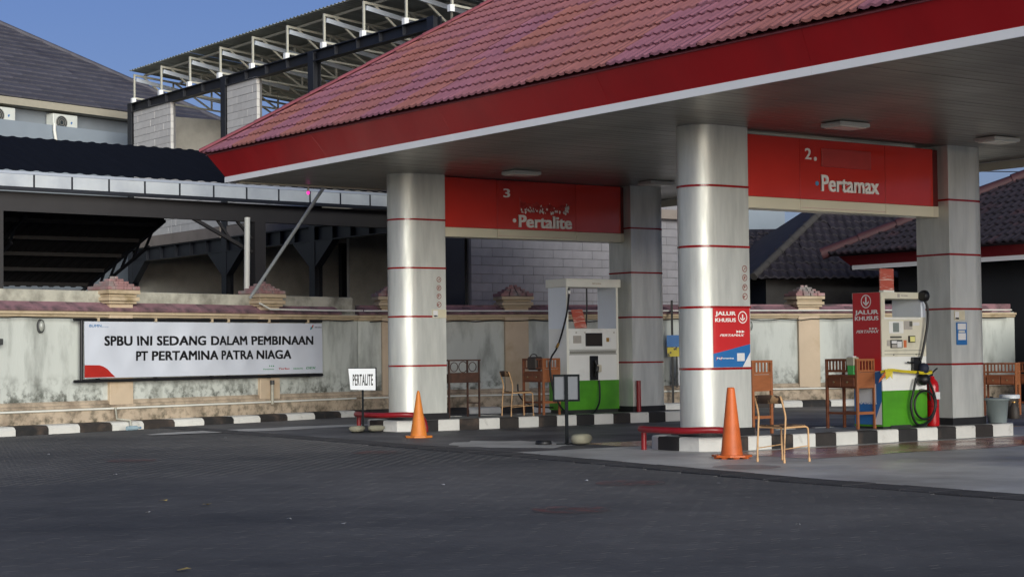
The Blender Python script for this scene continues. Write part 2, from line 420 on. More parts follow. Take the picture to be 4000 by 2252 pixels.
# ------------------------------------------------------------------ the canopy
ZC = 4.66
can = thing('station_canopy', 'red tiled hip roof canopy on silver columns over the fuel pumps', 'canopy', (0, 0, 0))
EX0, EX1, EY0, EY1 = 15.235, 25.17, 7.4, 30.16
def dprof(xf, xc, sgn, r=.34, grow=0.0, n=18):
    """D shaped column plan: flat end at xf, round end centred on xc; sgn -1 round towards -x"""
    r += grow; pts = []
    for k in range(n+1):
        a = math.pi/2+math.pi*k/n if sgn < 0 else -math.pi/2+math.pi*k/n
        pts.append((xc+r*math.cos(a), r*math.sin(a)))
    xf2 = xf-sgn*grow
    if sgn < 0: pts += [(xf2, -r), (xf2, r)]
    else: pts += [(xf2, r), (xf2, -r)]
    return pts
def solid_d(mb, prof, z0, z1):
    n = len(prof)
    mb.add([(x, y, z0) for x, y in prof]+[(x, y, z1) for x, y in prof], [tuple(range(n-1, -1, -1)), tuple(range(n, 2*n))])
    for i in range(n):
        j = (i+1) % n; (xa, ya), (xb, yb) = prof[i], prof[j]
        sm = i < n-3
        mb.f  # keep arc smooth, flats flat
    vs = [(x, y, z0) for x, y in prof]+[(x, y, z1) for x, y in prof]
    k = n-2
    mb.add(vs, [(i, i+1, n+i+1, n+i) for i in range(k-1)], True)
    for i in range(k-1, n):
        j = (i+1) % n; mb.add([vs[i], vs[j], vs[n+j], vs[n+i]], [(0, 1, 2, 3)])
BANDS = [3.785, 2.915, 2.045, 1.165]
def column(xf, xc, sgn, yc, z0):
    mb = MB(); zs = [.31+z0]+[b+z0 for b in sorted(BANDS)]+[ZC+.02]
    p = [(x, y+yc) for x, y in dprof(xf, xc, sgn)]
    solid_d(mb, p, zs[0], zs[-1])
    c = mb.build('column', 'alu', can)
    mb = MB(); solid_d(mb, [(x, y+yc) for x, y in dprof(xf, xc, sgn, grow=.03)], .2+z0, .312+z0); mb.build('column_base', 'black_base', c)
    for b in BANDS:
        mb = MB(); solid_d(mb, [(x, y+yc) for x, y in dprof(xf, xc, sgn, grow=.007)], b+z0-.016, b+z0+.016); mb.build('red_band', 'band_red', c)
    return c
cols = []
for yc, z0 in ((Y2, 0), (Y3, Z3), (11.4, 0)):
    cols.append((column(18.03, 17.407, -1, yc, z0), column(22.385, 23.02, 1, yc, z0)))
# faded round prohibition stickers on the two near columns
mat('sticker_faded', '#94655c', .5, var=.15, scale=20)
def pictos(col, x, y, zs, m='sticker_faded'):
    for i, z in enumerate(zs):
        mb = MB(); n = 20; r1, r2 = .05, .037
        vs = [(x+r*math.cos(2*math.pi*k/n), y, z+r*math.sin(2*math.pi*k/n)) for r in (r1, r2) for k in range(n)]
        mb.add(vs, [(k, (k+1) % n, n+(k+1) % n, n+k) for k in range(n)])
        mb.bar((x-.028, y, z-.028), (x+.028, y, z+.028), .006, .002, up=(0, 1, 0))
        k_ = [(.012, .03, -.012, .014), (-.005, .024, -.02, .02), (-.01, .02, -.005, .025), (-.02, .012, -.018, .01)][i]
        mb.quad((x+k_[0]-.014, y, z+k_[2]), (x+k_[1]-.014, y, z+k_[2]), (x+k_[1]-.014, y, z+k_[3]), (x+k_[0]-.014, y, z+k_[3]))
        mb.build('sticker', m, col)
pictos(cols[0][0], 17.93, Y2-.344, [2.60, 2.47, 2.33, 2.20])
pictos(cols[1][0], 17.88, Y3-.344, [2.76, 2.61, 2.46, 2.31])

# soffit planks and the trim round it
PW = .2; SP = MB(); SP.box(-(EX1-EX0)/2+.03, (EX1-EX0)/2-.03, -PW/2+.004, PW/2-.004, 0, .03, bev=.004)
sof = MB().box(EX0+.01, EX1-.01, EY0+.02, EY1-.02, ZC+.034, ZC+.06).build('ceiling', 'dark_gap', can)
rd = random.Random(3)
fr = []
y = EY0+.12
while y < EY1-.08:
    fr.append(Matrix.Translation(((EX0+EX1)/2, y, ZC+rd.uniform(-.0015, .0015))) @ Matrix.Rotation(rd.uniform(-.006, .006), 4, 'X')); y += PW
pieces(sof, 'ceiling_plank', SP, fr, 'soffit', cap=300)
# fascia: leaning red boards over a white drip strip, all four sides
def rail(name, m, zb, zt, ob, ot, th=.02, parent=can, seg=3.6):
    """band round the canopy: outward offset ob at height zb to ot at zt; one mesh per side, mitred"""
    def ring(o, z): return [(EX0-o, EY0-o, z), (EX1+o, EY0-o, z), (EX1+o, EY1+o, z), (EX0-o, EY1+o, z)]
    B, T_, B2, T2 = ring(ob, zb), ring(ot, zt), ring(ob-th, zb), ring(ot-th, zt)
    for i in range(4):
        j = (i+1) % 4; c = [Vector(p) for p in (B[i], B[j], T_[j], T_[i], B2[i], B2[j], T2[j], T2[i])]
        n = int(round((c[1]-c[0]).length/seg)); g_ = .002/(c[1]-c[0]).length
        for k in range(n):
            a_, b_ = k/n+(g_ if k else 0), (k+1)/n-(g_ if k < n-1 else 0)
            lp_ = lambda p, q, t: p+(q-p)*t
            v = [lp_(c[0], c[1], a_), lp_(c[0], c[1], b_), lp_(c[3], c[2], b_), lp_(c[3], c[2], a_), lp_(c[4], c[5], a_), lp_(c[4], c[5], b_), lp_(c[7], c[6], b_), lp_(c[7], c[6], a_)]
            mb = MB(); mb.add(v, [(0, 1, 2, 3), (5, 4, 7, 6), (1, 0, 4, 5), (3, 2, 6, 7), (0, 3, 7, 4), (2, 1, 5, 6)])
            mb.build(name, m, parent)
rail('drip_strip', 'fascia_white', ZC-.006, ZC+.098, .012, .012, .03)
rail('fascia_board', 'fascia_red', ZC+.100, 5.175, .0, .25, .02)
MB().box(EX0+.15, 18.45, EY1-.31, EY1-.17, ZC-.03, ZC-.004).build('gutter_trim', 'cream_trim', can)
MB().box(EX1-.02, EX1+.012, EY0, EY1, ZC-.15, ZC-.008).build('drip_strip', 'cream_trim', can)
# roof: stepped metal tile sheets
TS = .66; RO = .33; ZR = 5.20
rx0, rx1, ry0, ry1 = EX0-RO, EX1+RO, EY0-RO, EY1+RO
hx = (rx1-rx0)/2
roof = MB().add([(rx0+.05, ry0+.05, ZR-.03), (rx1-.05, ry0+.05, ZR-.03), (rx1-.05, ry1-.05, ZR-.03), (rx0+.05, ry1-.05, ZR-.03),
                 (rx0+hx, ry0+hx, ZR+hx*TS-.06), (rx0+hx, ry1-hx, ZR+hx*TS-.06)],
                [(0, 3, 5, 4), (2, 1, 4, 5), (3, 2, 5), (1, 0, 4), (0, 1, 2, 3)]).build('roof', 'tile_cap', can)
def tile_slope(side):
    ROW = .325; nrow = int(hx/ROW)+1; SW = .9; pit = .18; sg = 5
    L0, L1 = (ry0, ry1) if side in ('front', 'back') else (rx0, rx1)
    ncol = int(math.ceil((L1-L0)/SW)); rb = 4
    rd = random.Random(5)
    for band in range(0, nrow, rb):
        off = rd.uniform(0, SW)
        for ci in range(-1, ncol):
            t0 = L0+ci*SW+off; t1 = t0+SW+.02; jz = rd.uniform(-.004, .012)
            mb = MB(); nc = int(round((t1-t0)/pit*sg))
            lines = []
            for r_ in range(band, min(band+rb, nrow)):
                for (q, lift) in ((r_*ROW, .042), ((r_+1)*ROW+.02, .004)):
                    q = min(q, hx); ln = []
                    for k in range(nc+1):
                        t = t0+(t1-t0)*k/nc
                        t_ = max(L0+q, min(L1-q, t))
                        wv = .012*math.cos(2*math.pi*(t-L0)/pit)+.006*math.cos(4*math.pi*(t-L0)/pit)
                        z = ZR+q*TS+lift+wv+jz
                        h = q
                        if side == 'front': ln.append((rx0+h, t_, z))
                        elif side == 'back': ln.append((rx1-h, t_, z))
                        elif side == 'left': ln.append((t_, ry1-h, z))
                        else: ln.append((t_, ry0+h, z))
                    lines.append((ln, q))
            m_ = nc+1
            for i, (ln, q) in enumerate(lines[:-1]):
                nx_, q2 = lines[i+1]
                for k in range(nc):
                    ta, tb = t0+(t1-t0)*k/nc, t0+(t1-t0)*(k+1)/nc
                    if tb <= L0+min(q, q2) or ta >= L1-min(q, q2): continue
                    f = (ln[k], ln[k+1], nx_[k+1], nx_[k])
                    if side in ('front', 'right'): f = f[::-1] if side == 'front' else f
                    else: f = f if side == 'back' else f[::-1]
                    mb.add(f, [(0, 1, 2, 3)])
                if i == 0:   # drip lip of the lowest course
                    for k in range(nc):
                        ta, tb = t0+(t1-t0)*k/nc, t0+(t1-t0)*(k+1)/nc
                        if tb <= L0+q or ta >= L1-q: continue
                        a, b = ln[k], ln[k+1]
                        mb.add([a, b, (b[0], b[1], b[2]-.032), (a[0], a[1], a[2]-.032)], [(0, 1, 2, 3)])
            if len(mb.f) > 6: mb.build('roof_sheet', 'tile_sheet', roof)
tile_slope('front'); tile_slope('left')
# hip caps along the two hips that can be seen
for hip in ((rx0, ry1, 1, -1), (rx0, ry0, 1, 1)):
    a = Vector((hip[0], hip[1], ZR+.03)); d = Vector((hip[2], hip[3], TS)); n = 14; L = hx/n
    for k in range(n):
        p = a+d*(k*L); q = a+d*(k*L+L*1.06)
        mb = MB(); dd = (q-p).normalized(); s_ = dd.cross(Vector((0, 0, 1))).normalized(); u_ = s_.cross(dd)
        vs = []
        for e, rr in ((p, .105), (q, .09)):
            for j in range(7): t = math.pi*j/6; vs.append(e+s_*(rr*math.cos(t))+u_*(rr*.75*math.sin(t)))
        mb.add(vs, [(j, j+1, 8+j, 7+j) for j in range(6)], True); mb.add(vs[:7], [tuple(range(7))]); mb.build('ridge_cap', 'tile_cap', roof)

# ceiling lamps, unlit
def ceiling_light(x, y, label):
    t = thing('ceiling_light', label, 'lamp', (x, y, ZC-.0), 0, 'square lamps on the canopy ceiling')
    MB().box(-.3, .3, -.2, .2, -.07, -.008, bev=.01).build('housing', 'light_grey', t)
    MB().box(-.26, .26, -.16, .16, -.082, -.071).build('diffuser', 'lens', t)
ceiling_light(18.85, 25.75, 'unlit square ceiling lamp above the Pertalite sign near its front column')
ceiling_light(22.25, 26.05, 'unlit square ceiling lamp between the far Pertalite column and the near Pertamax column')
ceiling_light(18.9, 17.95, 'unlit square ceiling lamp just in front of the Pertamax sign')
ceiling_light(22.3, 18.0, 'unlit square ceiling lamp by the far Pertamax column at the right')

# ------------------------------------------------------------------ overhead signs
def overhead_sign(yc, z0, dx, label):
    t = thing('overhead_sign', label, 'sign', (0, yc-.16, z0))
    X = [18.04, 19.266+dx, 21.126+dx, 22.239+dx, 22.38]
    for i in range(3):
        p = MB().box(X[i]+.004, X[i+1]-.004, 0, .32, 3.684, 4.596, bev=.004).build('sign_panel', 'sign_red', t)
        MB().box(X[i]+.004, X[i+1]-.004, -.002, .318, 3.512, 3.68, bev=.004).build('base_panel', 'sign_cream', t)
    MB().box(X[3], X[4], .03, .30, 3.69, 4.59).build('end_panel', 'sign_end', t)
    MB().box(X[3], X[4], .02, .31, 3.515, 3.685).build('end_trim', 'cream_trim', t)
    MB().box(X[1]+.02, X[2]-.02, -.008, -.0025, 3.55, 3.556).build('trim_line', 'peel', t)
    return t
s2 = overhead_sign(Y2, 0, 0, 'glossy red Pertamax signboard with number 2 spanning two silver columns')
text(s2, 'number', '2', 'letter_white', 19.37, -.001, 4.285, .13, .168, thick=.012, bold=.03)
text(s2, 'dot', '.', 'letter_white', 19.56, -.001, 4.27, .055, .06, thick=.012)
MB().box(19.71, 20.79, -.03, -.001, 4.19, 4.47, bev=.008).build('cover_plate', 'plate_red', s2)
mb = MB(); n = 16
mb.add([(19.62+.035*math.cos(2*math.pi*k/n), -.008, 3.93+.035*math.sin(2*math.pi*k/n)) for k in range(n)]+[(19.62+.035*math.cos(2*math.pi*k/n), 0, 3.93+.035*math.sin(2*math.pi*k/n)) for k in range(n)],
       [tuple(range(n))]+[(k, n+k, n+(k+1) % n, (k+1) % n) for k in range(n)]); mb.build('dot', 'letter_blue', s2)
text(s2, 'lettering', 'Pertamax', 'letter_white', 19.70, -.001, 3.815, 1.26, .25, thick=.02, bold=.04)
MB().box(19.33, 19.55, -.006, -.001, 4.24, 4.50).build('number_plate', 'sign_red', s2)
s3 = overhead_sign(Y3, Z3, .05, 'glossy red Pertalite signboard with number 3 and scraped white paint')
text(s3, 'number', '3', 'letter_white', 19.46, -.001, 4.275, .15, .165, thick=.012, bold=.03)
mb = MB(); mb.add([(19.71+.04*math.cos(2*math.pi*k/n), -.008, 3.85+.04*math.sin(2*math.pi*k/n)) for k in range(n)]+[(19.71+.04*math.cos(2*math.pi*k/n), 0, 3.85+.04*math.sin(2*math.pi*k/n)) for k in range(n)],
       [tuple(range(n))]+[(k, n+k, n+(k+1) % n, (k+1) % n) for k in range(n)]); mb.build('dot', 'letter_white', s3)
text(s3, 'lettering', 'Pertalite', 'letter_white', 19.80, -.001, 3.725, 1.26, .235, thick=.02, bold=.05)
# torn-off sticker: a dark red scraped field and white flakes left behind
mat('scraped', '#9a1c18', .6, var=.2, scale=14, col2='#c04038', mscale=10)
mb = MB(); rd = random.Random(21); top = []; bot = []; K = 26
for k in range(K+1):
    x = 19.83+1.17*k/K; top.append((x, -.003, 4.20-.06*k/K+.05*math.sin(k*.9)*rd.random()+(.1 if k in (0, 25, 26) else 0))); bot.append((x, -.003, 4.02+rd.uniform(-.02, .02)))
mb.add(bot+top, [(k, k+1, K+2+k, K+1+k) for k in range(K)]); mb.build('scraped_patch', 'scraped', s3)
mb = MB()
for k in range(70):
    x = 19.87+1.15*rd.random(); z = 4.005+abs(rd.gauss(0, .055)); r_ = rd.uniform(.008, .028)
    if rd.random() < .2: x = 20.95+rd.uniform(-.04, .06); z = 4.05+rd.uniform(0, .16)
    m_ = 6; mb.add([(x+r_*rd.uniform(.4, 1.1)*math.cos(2*math.pi*j/m_), -.005, z+1.5*r_*rd.uniform(.4, 1.1)*math.sin(2*math.pi*j/m_)) for j in range(m_)], [tuple(range(m_))])
mb.build('paint_flakes', 'letter_white', s3, kind='stuff')
# ------------------------------------------------------------------ boundary walls
mat('wall_panel', '#bcc0ba', .85, var=.08, scale=1.4, stretch=(1.3, 1.3, .35), col2='#7d807a', mscale=1.7, mix=(.48, .72), dirt=('#34362c', .5, 1.1), bump=.15, bscale=25)
mat('wall_base', '#b0a08c', .85, var=.12, scale=2.5, col2='#7b6c5c', mscale=1.6, mix=(.5, .72), dirt=('#4a4638', .1, .75), bump=.15, bscale=25)
mat('wall_cream', '#b7a58a', .8, var=.1, scale=3, col2='#8d7b5c', mscale=2.2, mix=(.54, .74), bump=.12, bscale=30)
mat('pilaster', '#bfac94', .8, var=.07, scale=2.5, col2='#a89274', mscale=1.5, mix=(.5, .75), bump=.1, bscale=25)
mat('wall_pink', '#86646a', .85, var=.25, scale=3.5, col2='#423a3c', mscale=2.2, mix=(.46, .66), bump=.2, bscale=40, ranvar=.12)
mat('parapet', '#b2b0a2', .9, var=.15, scale=2.5, col2='#6c6a60', mscale=1.6, mix=(.45, .68), bump=.25, bscale=20)
mat('cap_brick', '#94706f', .85, var=.2, scale=5, col2='#8e8a86', mscale=3, mix=(.46, .66), bump=.2, bscale=30, ranvar=.15)
mat('white_pipe', '#d8d8d0', .45, var=.06, scale=4)
mat('cable_black', '#141416', .6, var=.1)
KX, KY = 20.19, 33.19
AL, AR = math.atan2(2.30, 7.73), math.atan2(-2.53, 8.33)
ZW = .075
WF = .45                                             # wall face behind the kerb face
def boundary_wall(label, ang, x0, x1, pil, parapet):
    t = thing('boundary_wall', label, 'wall', (KX, KY, ZW), ang)
    MB().box(x0, x1, WF+.03, WF+.2, .0, 2.22).build('wall_panel', 'wall_panel', t)
    MB().box(x0, x1, WF-.06, WF+.2, -.1, .40, bev=.01).build('plinth', 'wall_base', t)
    MB().prismx([(WF+.2, .40), (WF-.02, .40), (WF-.05, .43), (WF-.05, .47), (WF-.01, .49), (WF-.01, .53), (WF+.03, .56), (WF+.2, .56)], x0, x1).build('base_moulding', 'wall_base', t)
    MB().prismx([(WF+.2, 2.08), (WF+.03, 2.08), (WF-.02, 2.11), (WF-.02, 2.145), (WF-.07, 2.155), (WF-.07, 2.205), (WF+.2, 2.205)], x0, x1).build('top_moulding', 'wall_cream', t)
    # sloping row of pink coping tiles, one by one
    CT = MB(); CT.prismx([(WF-.10, 2.21), (WF-.115, 2.245), (WF+.12, 2.385), (WF+.16, 2.385), (WF+.16, 2.21)], 0, .796)
    n = int((x1-x0)/.8)
    pieces(t, 'coping_tile', CT, [frame(x0+.8*k, random.uniform(-.003, .003), random.uniform(-.003, .003), random.uniform(-.002, .002)) for k in range(n)], 'wall_pink', cap=200)
    if parapet:
        MB().box(x0, x1, WF+.17, WF+.32, 0, 2.60, bev=.01).build('parapet', 'parapet', t)
    else:
        MB().box(x0, x1, WF+.17, WF+.3, 0, 2.43, bev=.01).build('parapet', 'wall_pink', t)
    for px in pil:
        p = MB().box(px-.28, px+.28, WF-.045, WF+.4, -.05, 2.36, bev=.008).build('pilaster', 'pilaster', t)
        for z, gx in ((2.36, .05), (2.41, .09), (2.49, .05), (2.54, .10)):
            h = .045 if gx < .06 else .075
            MB().box(px-.28-gx, px+.28+gx, WF-.045-gx, WF+.4+gx, z+.001, z+h, bev=.008).build('pilaster_moulding', 'wall_cream', p)
        # stepped brick cap
        z = 2.62; rd = random.Random(int(px*100)+3)
        for k, gx in enumerate((.11, .03, -.04, -.11, -.18)):
            w2 = .28+gx; hh = .07 if k == 0 else .046; nn = 4 if k < 3 else 2
            for j in range(nn):
                xa = px-w2+2*w2*j/nn; 
                MB().box(xa+.004+rd.uniform(0, .01), xa+2*w2/nn-.004-rd.uniform(0, .012), WF-.02-gx+rd.uniform(-.012, .012), WF+.38+gx, z, z+hh, bev=.008).build('cap_brick', 'cap_brick', p)
            z += hh+.002
    return t
wl = boundary_wall('stained cream boundary wall with pink coping behind the banner', AL, -16.5, .14, (-6.5, -2.6), True)
wr = boundary_wall('stained cream boundary wall with pink coping behind the fuel pumps', AR, -.14, 16.6, (.66, 3.5, 10.85), False)
# striped kerbs at the foot of the walls
def wall_kerb(ang, xs, first):
    k = thing('roadside_kerb', None, None, (KX, KY, ZW), ang, kind='structure')
    c = first
    for a, b in zip(xs, xs[1:]):
        rd = random.Random(int(a*50)); o = rd.uniform(-.01, .01)
        mb = MB(); mb.prismx([(0+o, -.08), (.0+o, .10), (.035+o, .145), (.075+o, .16), (.42, .165), (.42, -.08)], a+.006, b-.006)
        mb.build('kerb_block', 'kerb_white' if c else 'kerb_black', k); c = not c
    return k
us = [.33, 1.03, 1.73, 2.47, 3.22, 3.99, 4.75, 5.52, 6.25, 7.02, 7.84, 8.63, 9.1, 9.54]
us = [-6.0+.703*k for k in range(9)]+us
us = sorted(set(round(u, 3) for u in us))
wall_kerb(AL, [u-9.54 for u in us], True)
xs_ = [0.0]; 
while xs_[-1] < 15.6: xs_.append(xs_[-1]+.745)
wall_kerb(AR, xs_, False)
# grey strip of paving between kerb and wall is hidden by the kerb blocks themselves
# white pipe along the foot of the walls, conduit along the coping, sagging cable
def run(name, label, cat, ang, pts, r, m, n=6):
    t = MB().tube(pts, r, n).build(name, m, None, loc=(KX, KY, ZW), rotz=ang, label=label, cat=cat); return t
run('water_pipe', 'white water pipe along the foot of the wall below the banner', 'pipe', AL, [(-16, WF-.075, .40), (-6.9, WF-.075, .402), (-3.2, WF-.075, .405), (-.05, WF-.075, .41)], .022, 'white_pipe')
run('water_pipe', 'white water pipe along the foot of the wall behind the pumps', 'pipe', AR, [(-.1, WF-.075, .41), (8, WF-.075, .43), (16.4, WF-.075, .43)], .022, 'white_pipe')
run('conduit', 'thin white conduit running along the pink coping behind the pumps', 'pipe', AR, [(-.05, WF-.16, 2.30), (6, WF-.16, 2.28), (16.4, WF-.16, 2.27)], .018, 'white_pipe')
run('conduit', 'thin white conduit along the coping right of the banner', 'pipe', AL, [(-3.05, WF-.2, 2.42), (-2.75, WF-.2, 2.30), (-1.2, WF-.2, 2.295), (.05, WF-.2, 2.30)], .02, 'white_pipe')
def sag(x0, x1, y, z, n, amp, seed):
    rd = random.Random(seed); out = []
    for k in range(n+1):
        x = x0+(x1-x0)*k/n; out.append((x, y, z+amp*math.sin(k*1.9)*rd.uniform(.3, 1)-.01*math.sin(k*.4)))
    return out
run('cable', 'black cable drooping along the wall top above the banner', 'cable', AL, sag(-16, -.1, WF-.07, 2.075, 60, .014, 2), .011, 'cable_black', 5)
run('cable', 'black cable drooping along the wall top behind the pumps', 'cable', AR, sag(.1, 16.3, WF-.07, 2.065, 60, .02, 5), .012, 'cable_black', 5)
# oval bulkhead lamps on the wall
mat('lamp_shell', '#3c3d3d', .5, var=.2, scale=8); mat('lamp_glass', '#8d9089', .25, var=.1, scale=6)
def wall_lamp(ang, x, z, label):
    t = thing('wall_lamp', label, 'lamp', (KX+math.cos(ang)*x-math.sin(ang)*(WF+.02), KY+math.sin(ang)*x+math.cos(ang)*(WF+.02), ZW+z), ang)
    def ov(rx, rz, y0, y1, k=.8):
        n = 18; a = [(rx*math.cos(2*math.pi*i/n), y1, rz*math.sin(2*math.pi*i/n)) for i in range(n)]; b = [(k*p[0], y0, k*p[2]) for p in a]
        return MB().add(a+b, [tuple(range(n, 2*n))]+[(i, n+i, n+(i+1) % n, (i+1) % n)[::-1] for i in range(n)], True)
    ov(.075, .13, -.05, 0, .9).build('housing', 'lamp_shell', t); ov(.058, .105, -.09, -.045, .6).build('glass', 'lamp_glass', t)
wall_lamp(AL, -8.33, 1.93, 'oval grey bulkhead lamp on the wall left of the banner')
wall_lamp(AR, 1.12, 1.92, 'oval grey bulkhead lamp on the wall beside the Pertalite column')
wall_lamp(AR, 9.3, 1.92, 'oval grey bulkhead lamp on the wall behind the Pertamax island')
# small floodlight at the far left and the capped standpipes
t = thing('floodlight', 'small dark floodlight on a bracket at the far left of the wall', 'lamp', (KX+math.cos(AL)*(-9.32)-math.sin(AL)*.4, KY+math.sin(AL)*(-9.32)+math.cos(AL)*.4, 1.72), AL)
MB().box(-.09, .09, -.08, .03, -.05, .06, bev=.012).build('body', 'lamp_shell', t); MB().box(-.02, .02, .0, .06, .05, .1).build('bracket', 'lamp_shell', t)
t = thing('standpipe', 'short grey standpipe in front of the wall below the banner', 'pipe', (KX+math.cos(AL)*(-2.62)-math.sin(AL)*(WF-.12), KY+math.sin(AL)*(-2.62)+math.cos(AL)*(WF-.12), ZW+.36), AL)
MB().tube([(0, 0, 0), (0, 0, .42)], .03, 8).build('pipe', 'parapet', t); MB().tube([(0, 0, .40), (0, 0, .49)], .045, 8).build('cap', 'lamp_shell', t)
t = thing('standpipe', 'thin grey drain pipe crossing the black kerb block below the banner', 'pipe', (KX+math.cos(AL)*(-6.72)-math.sin(AL)*(-.05), KY+math.sin(AL)*(-6.72)+math.cos(AL)*(-.05), ZW), AL)
MB().tube([(0, .38, .42), (0, .34, .2), (.03, -.01, .18), (.03, -.03, 0)], .022, 7).build('pipe', 'parapet', t)

# leaning galvanised pole from the wall to the canopy edge, and the small pink lamp
mat('galv', '#b4baba', .4, .4, var=.12, scale=8)
MB().tube([(16.93, 32.45, 2.60), (17.45, 30.30, 4.72)], .034, 10).build('leaning_pole', 'galv', None, label='galvanised pole leaning from the wall up to the canopy edge', cat='pole')
t = thing('pink_lamp', 'small glowing pink lamp under the left canopy edge', 'lamp', (16.93, 30.05, 4.63))
mat('pink_glow', '#ff4fc0', .4, emit='#ff3fb0', estr=.5); mat('lamp_cap', '#d8d4c4', .5)
MB().lathe([(.02, 0), (.022, -.05), (.03, -.07)], n=10).build('socket', 'lamp_cap', t)
MB().lathe([(.022, -.07), (.032, -.09), (.033, -.11), (.022, -.13), (.006, -.14)], n=12).build('bulb', 'pink_glow', t)

# ------------------------------------------------------------------ banner on the wall
mat('banner_cloth', '#c3c8d2', .55, var=.04, scale=2, bump=.06, bscale=5)
mat('banner_red', '#a3241c', .5, var=.08); mat('print_blue', '#3a6f9f', .5); mat('print_green', '#3c8a5a', .5); mat('print_red', '#b03a34', .5)
mat('pipe_black', '#17171a', .5, var=.15)
bx0, bx1, bz0, bz1 = -7.45, -1.14, .975, 2.02
def bw(p):
    x, y, z = p; f = (x-bx0)/(bx1-bx0); g = (z-bz0)/(bz1-bz0)
    wv = 1.5*(.022*math.sin(x*2.3+1.5*z)+.014*abs(math.sin(x*3.1-2.6*z+1))+.010*abs(math.sin(x*1.3+2.8*z))+.006*math.sin(9*x+3*z))
    e = min(1, 5*min(f, 1-f))*min(1, 4*min(g, 1-g))
    sagz = -.03*math.sin(math.pi*((f*5) % 1))*(1-abs(2*g-1))*0
    return Vector((x, y+wv*(.3+.7*e), z+sagz-.04*(1-g)*0))
bn = thing('banner', 'white printed vinyl banner stretched on black pipes along the wall', 'banner', (KX, KY, ZW), AL)
by = WF-.13
mb = MB(); nx, nz = 110, 20
mb.add([bw((bx0+(bx1-bx0)*i/nx, by, bz0+(bz1-bz0)*j/nz)) for j in range(nz+1) for i in range(nx+1)],
       [(j*(nx+1)+i, j*(nx+1)+i+1, (j+1)*(nx+1)+i+1, (j+1)*(nx+1)+i) for j in range(nz) for i in range(nx)], True)
mb.build('cloth', 'banner_cloth', bn)
def bt(name, body, m, fx0, fx1, fz, h, **k):
    text(bn, name, body, m, bx0+(bx1-bx0)*fx0, by-.004, bz0+(bz1-bz0)*(1-fz), (bx1-bx0)*(fx1-fx0), h, warp=bw, **k)
bt('lettering', 'SPBU INI SEDANG DALAM PEMBINAAN', 'letter_black', .072, .955, .43, .185, bold=.06, spacing=1.04)
bt('lettering', 'PT PERTAMINA PATRA NIAGA', 'letter_black', .196, .852, .705, .185, bold=.06, spacing=1.04)
bt('lettering', 'BUMN', 'print_blue', .018, .062, .10, .05, bold=.02, shear=0); bt('lettering', 'UNTUK INDONESIA', 'print_blue', .064, .09, .10, .012, bold=.0)
bt('lettering', 'PERTAMINA', 'letter_black', .965, .998, .09, .022, bold=.02)
bt('lettering', 'Pertamax', 'print_green', .728, .775, .915, .028, bold=.02, shear=.2); bt('lettering', 'Turbo', 'print_red', .795, .845, .915, .04, bold=.03, shear=.2)
bt('lettering', 'DEXLITE', 'print_green', .862, .905, .915, .03, bold=.02); bt('lettering', 'DEX', 'print_green', .920, .966, .915, .045, bold=.03, shear=.2)
for (fx, fz, c, sgn) in ((.944, .10, 'print_blue', 1), (.953, .06, 'banner_red', 1), (.949, .085, 'print_green', 0)):
    x = bx0+(bx1-bx0)*fx; z = bz0+(bz1-bz0)*(1-fz)
    MB().add([bw((x-.03, by-.004, z-.03)), bw((x+.005, by-.004, z-.03)), bw((x+.035, by-.004, z+.03)), bw((x, by-.004, z+.03))], [(0, 1, 2, 3)]).build('logo', c, bn)
for k in range(3):
    x = bx0+(bx1-bx0)*(.755+.008*k); z = bz0+(bz1-bz0)*(1-.86)
    MB().add([bw((x, by-.004, z)), bw((x+.035, by-.004, z+.02)), bw((x, by-.004, z+.04))], [(0, 1, 2)]).build('logo', 'print_green', bn)
sw = [(0, 0), (.113, 0), (.098, .07), (.085, .14), (.07, .19), (.055, .215), (0, .22)]
mb = MB(); pts = [bw((bx0+(bx1-bx0)*a, by-.004, bz0+.012+(bz1-bz0)*b)) for a, b in sw]; mb.add(pts, [tuple(range(len(pts)))]); mb.build('red_corner', 'banner_red', bn)
for (pa, pb) in (((bx0-.22, bz1+.035), (bx1+.0, bz1+.05)), ((bx0-.22, bz0-.055), (bx1+.01, bz0-.04)), ((bx0-.06, bz0-.06), (bx0-.05, bz1+.05))):
    MB().tube([(pa[0], by+.02, pa[1]), (pb[0], by+.02, pb[1])], .03, 8).build('frame_pipe', 'pipe_black', bn)
for fx in (.05, .27, .5, .57, .75, .93):
    for g in (0, 1):
        x = bx0+(bx1-bx0)*fx; z = bz1+.04 if g else bz0-.045
        MB().box(x-.02, x+.02, by-.03, by+.05, z-.035, z+.035).build('tie', 'wall_cream' if g else 'pipe_black', bn)

# ------------------------------------------------------------------ fuel pumps
mat('pump_white', '#e6e7e3', .35, var=.04, scale=3, col2='#cbcbc4', mscale=1.6, mix=(.55, .8)); mat('pump_side', '#e2e9f0', .32, var=.04, scale=2)
mat('pump_cream', '#d6d2bf', .38, var=.05, scale=3, col2='#b3ae98', mscale=2, mix=(.55, .8)); mat('pump_green', '#4f9a1f', .4, var=.1, scale=2.5, col2='#3c7c18', mscale=1.5)
mat('pump_base', '#2a2d2a', .6, var=.2); mat('head_white', '#e6e6dc', .2, var=.05, scale=3); mat('hose', '#121315', .45, var=.1, scale=10)
mat('screen', '#2a2724', .15, var=.1); mat('screen_frame', '#141414', .4); mat('lcd', '#7f8884', .2, var=.06); mat('label_grey', '#a9a49c', .5, var=.1, scale=12)
mat('seam', '#55564f', .7); mat('vent', '#8a8a82', .5, var=.3, scale=60); mat('brass', '#b08a4a', .35, .6); mat('orange_print', '#c86a3c', .5)
mat('card_red', '#b85a48', .4, var=.15, scale=20, col2='#d9c8bc', mscale=9, mix=(.55, .62), stretch=(.3, 1, 5)); mat('nozzle_grip', '#c9c2ae', .5, var=.1)
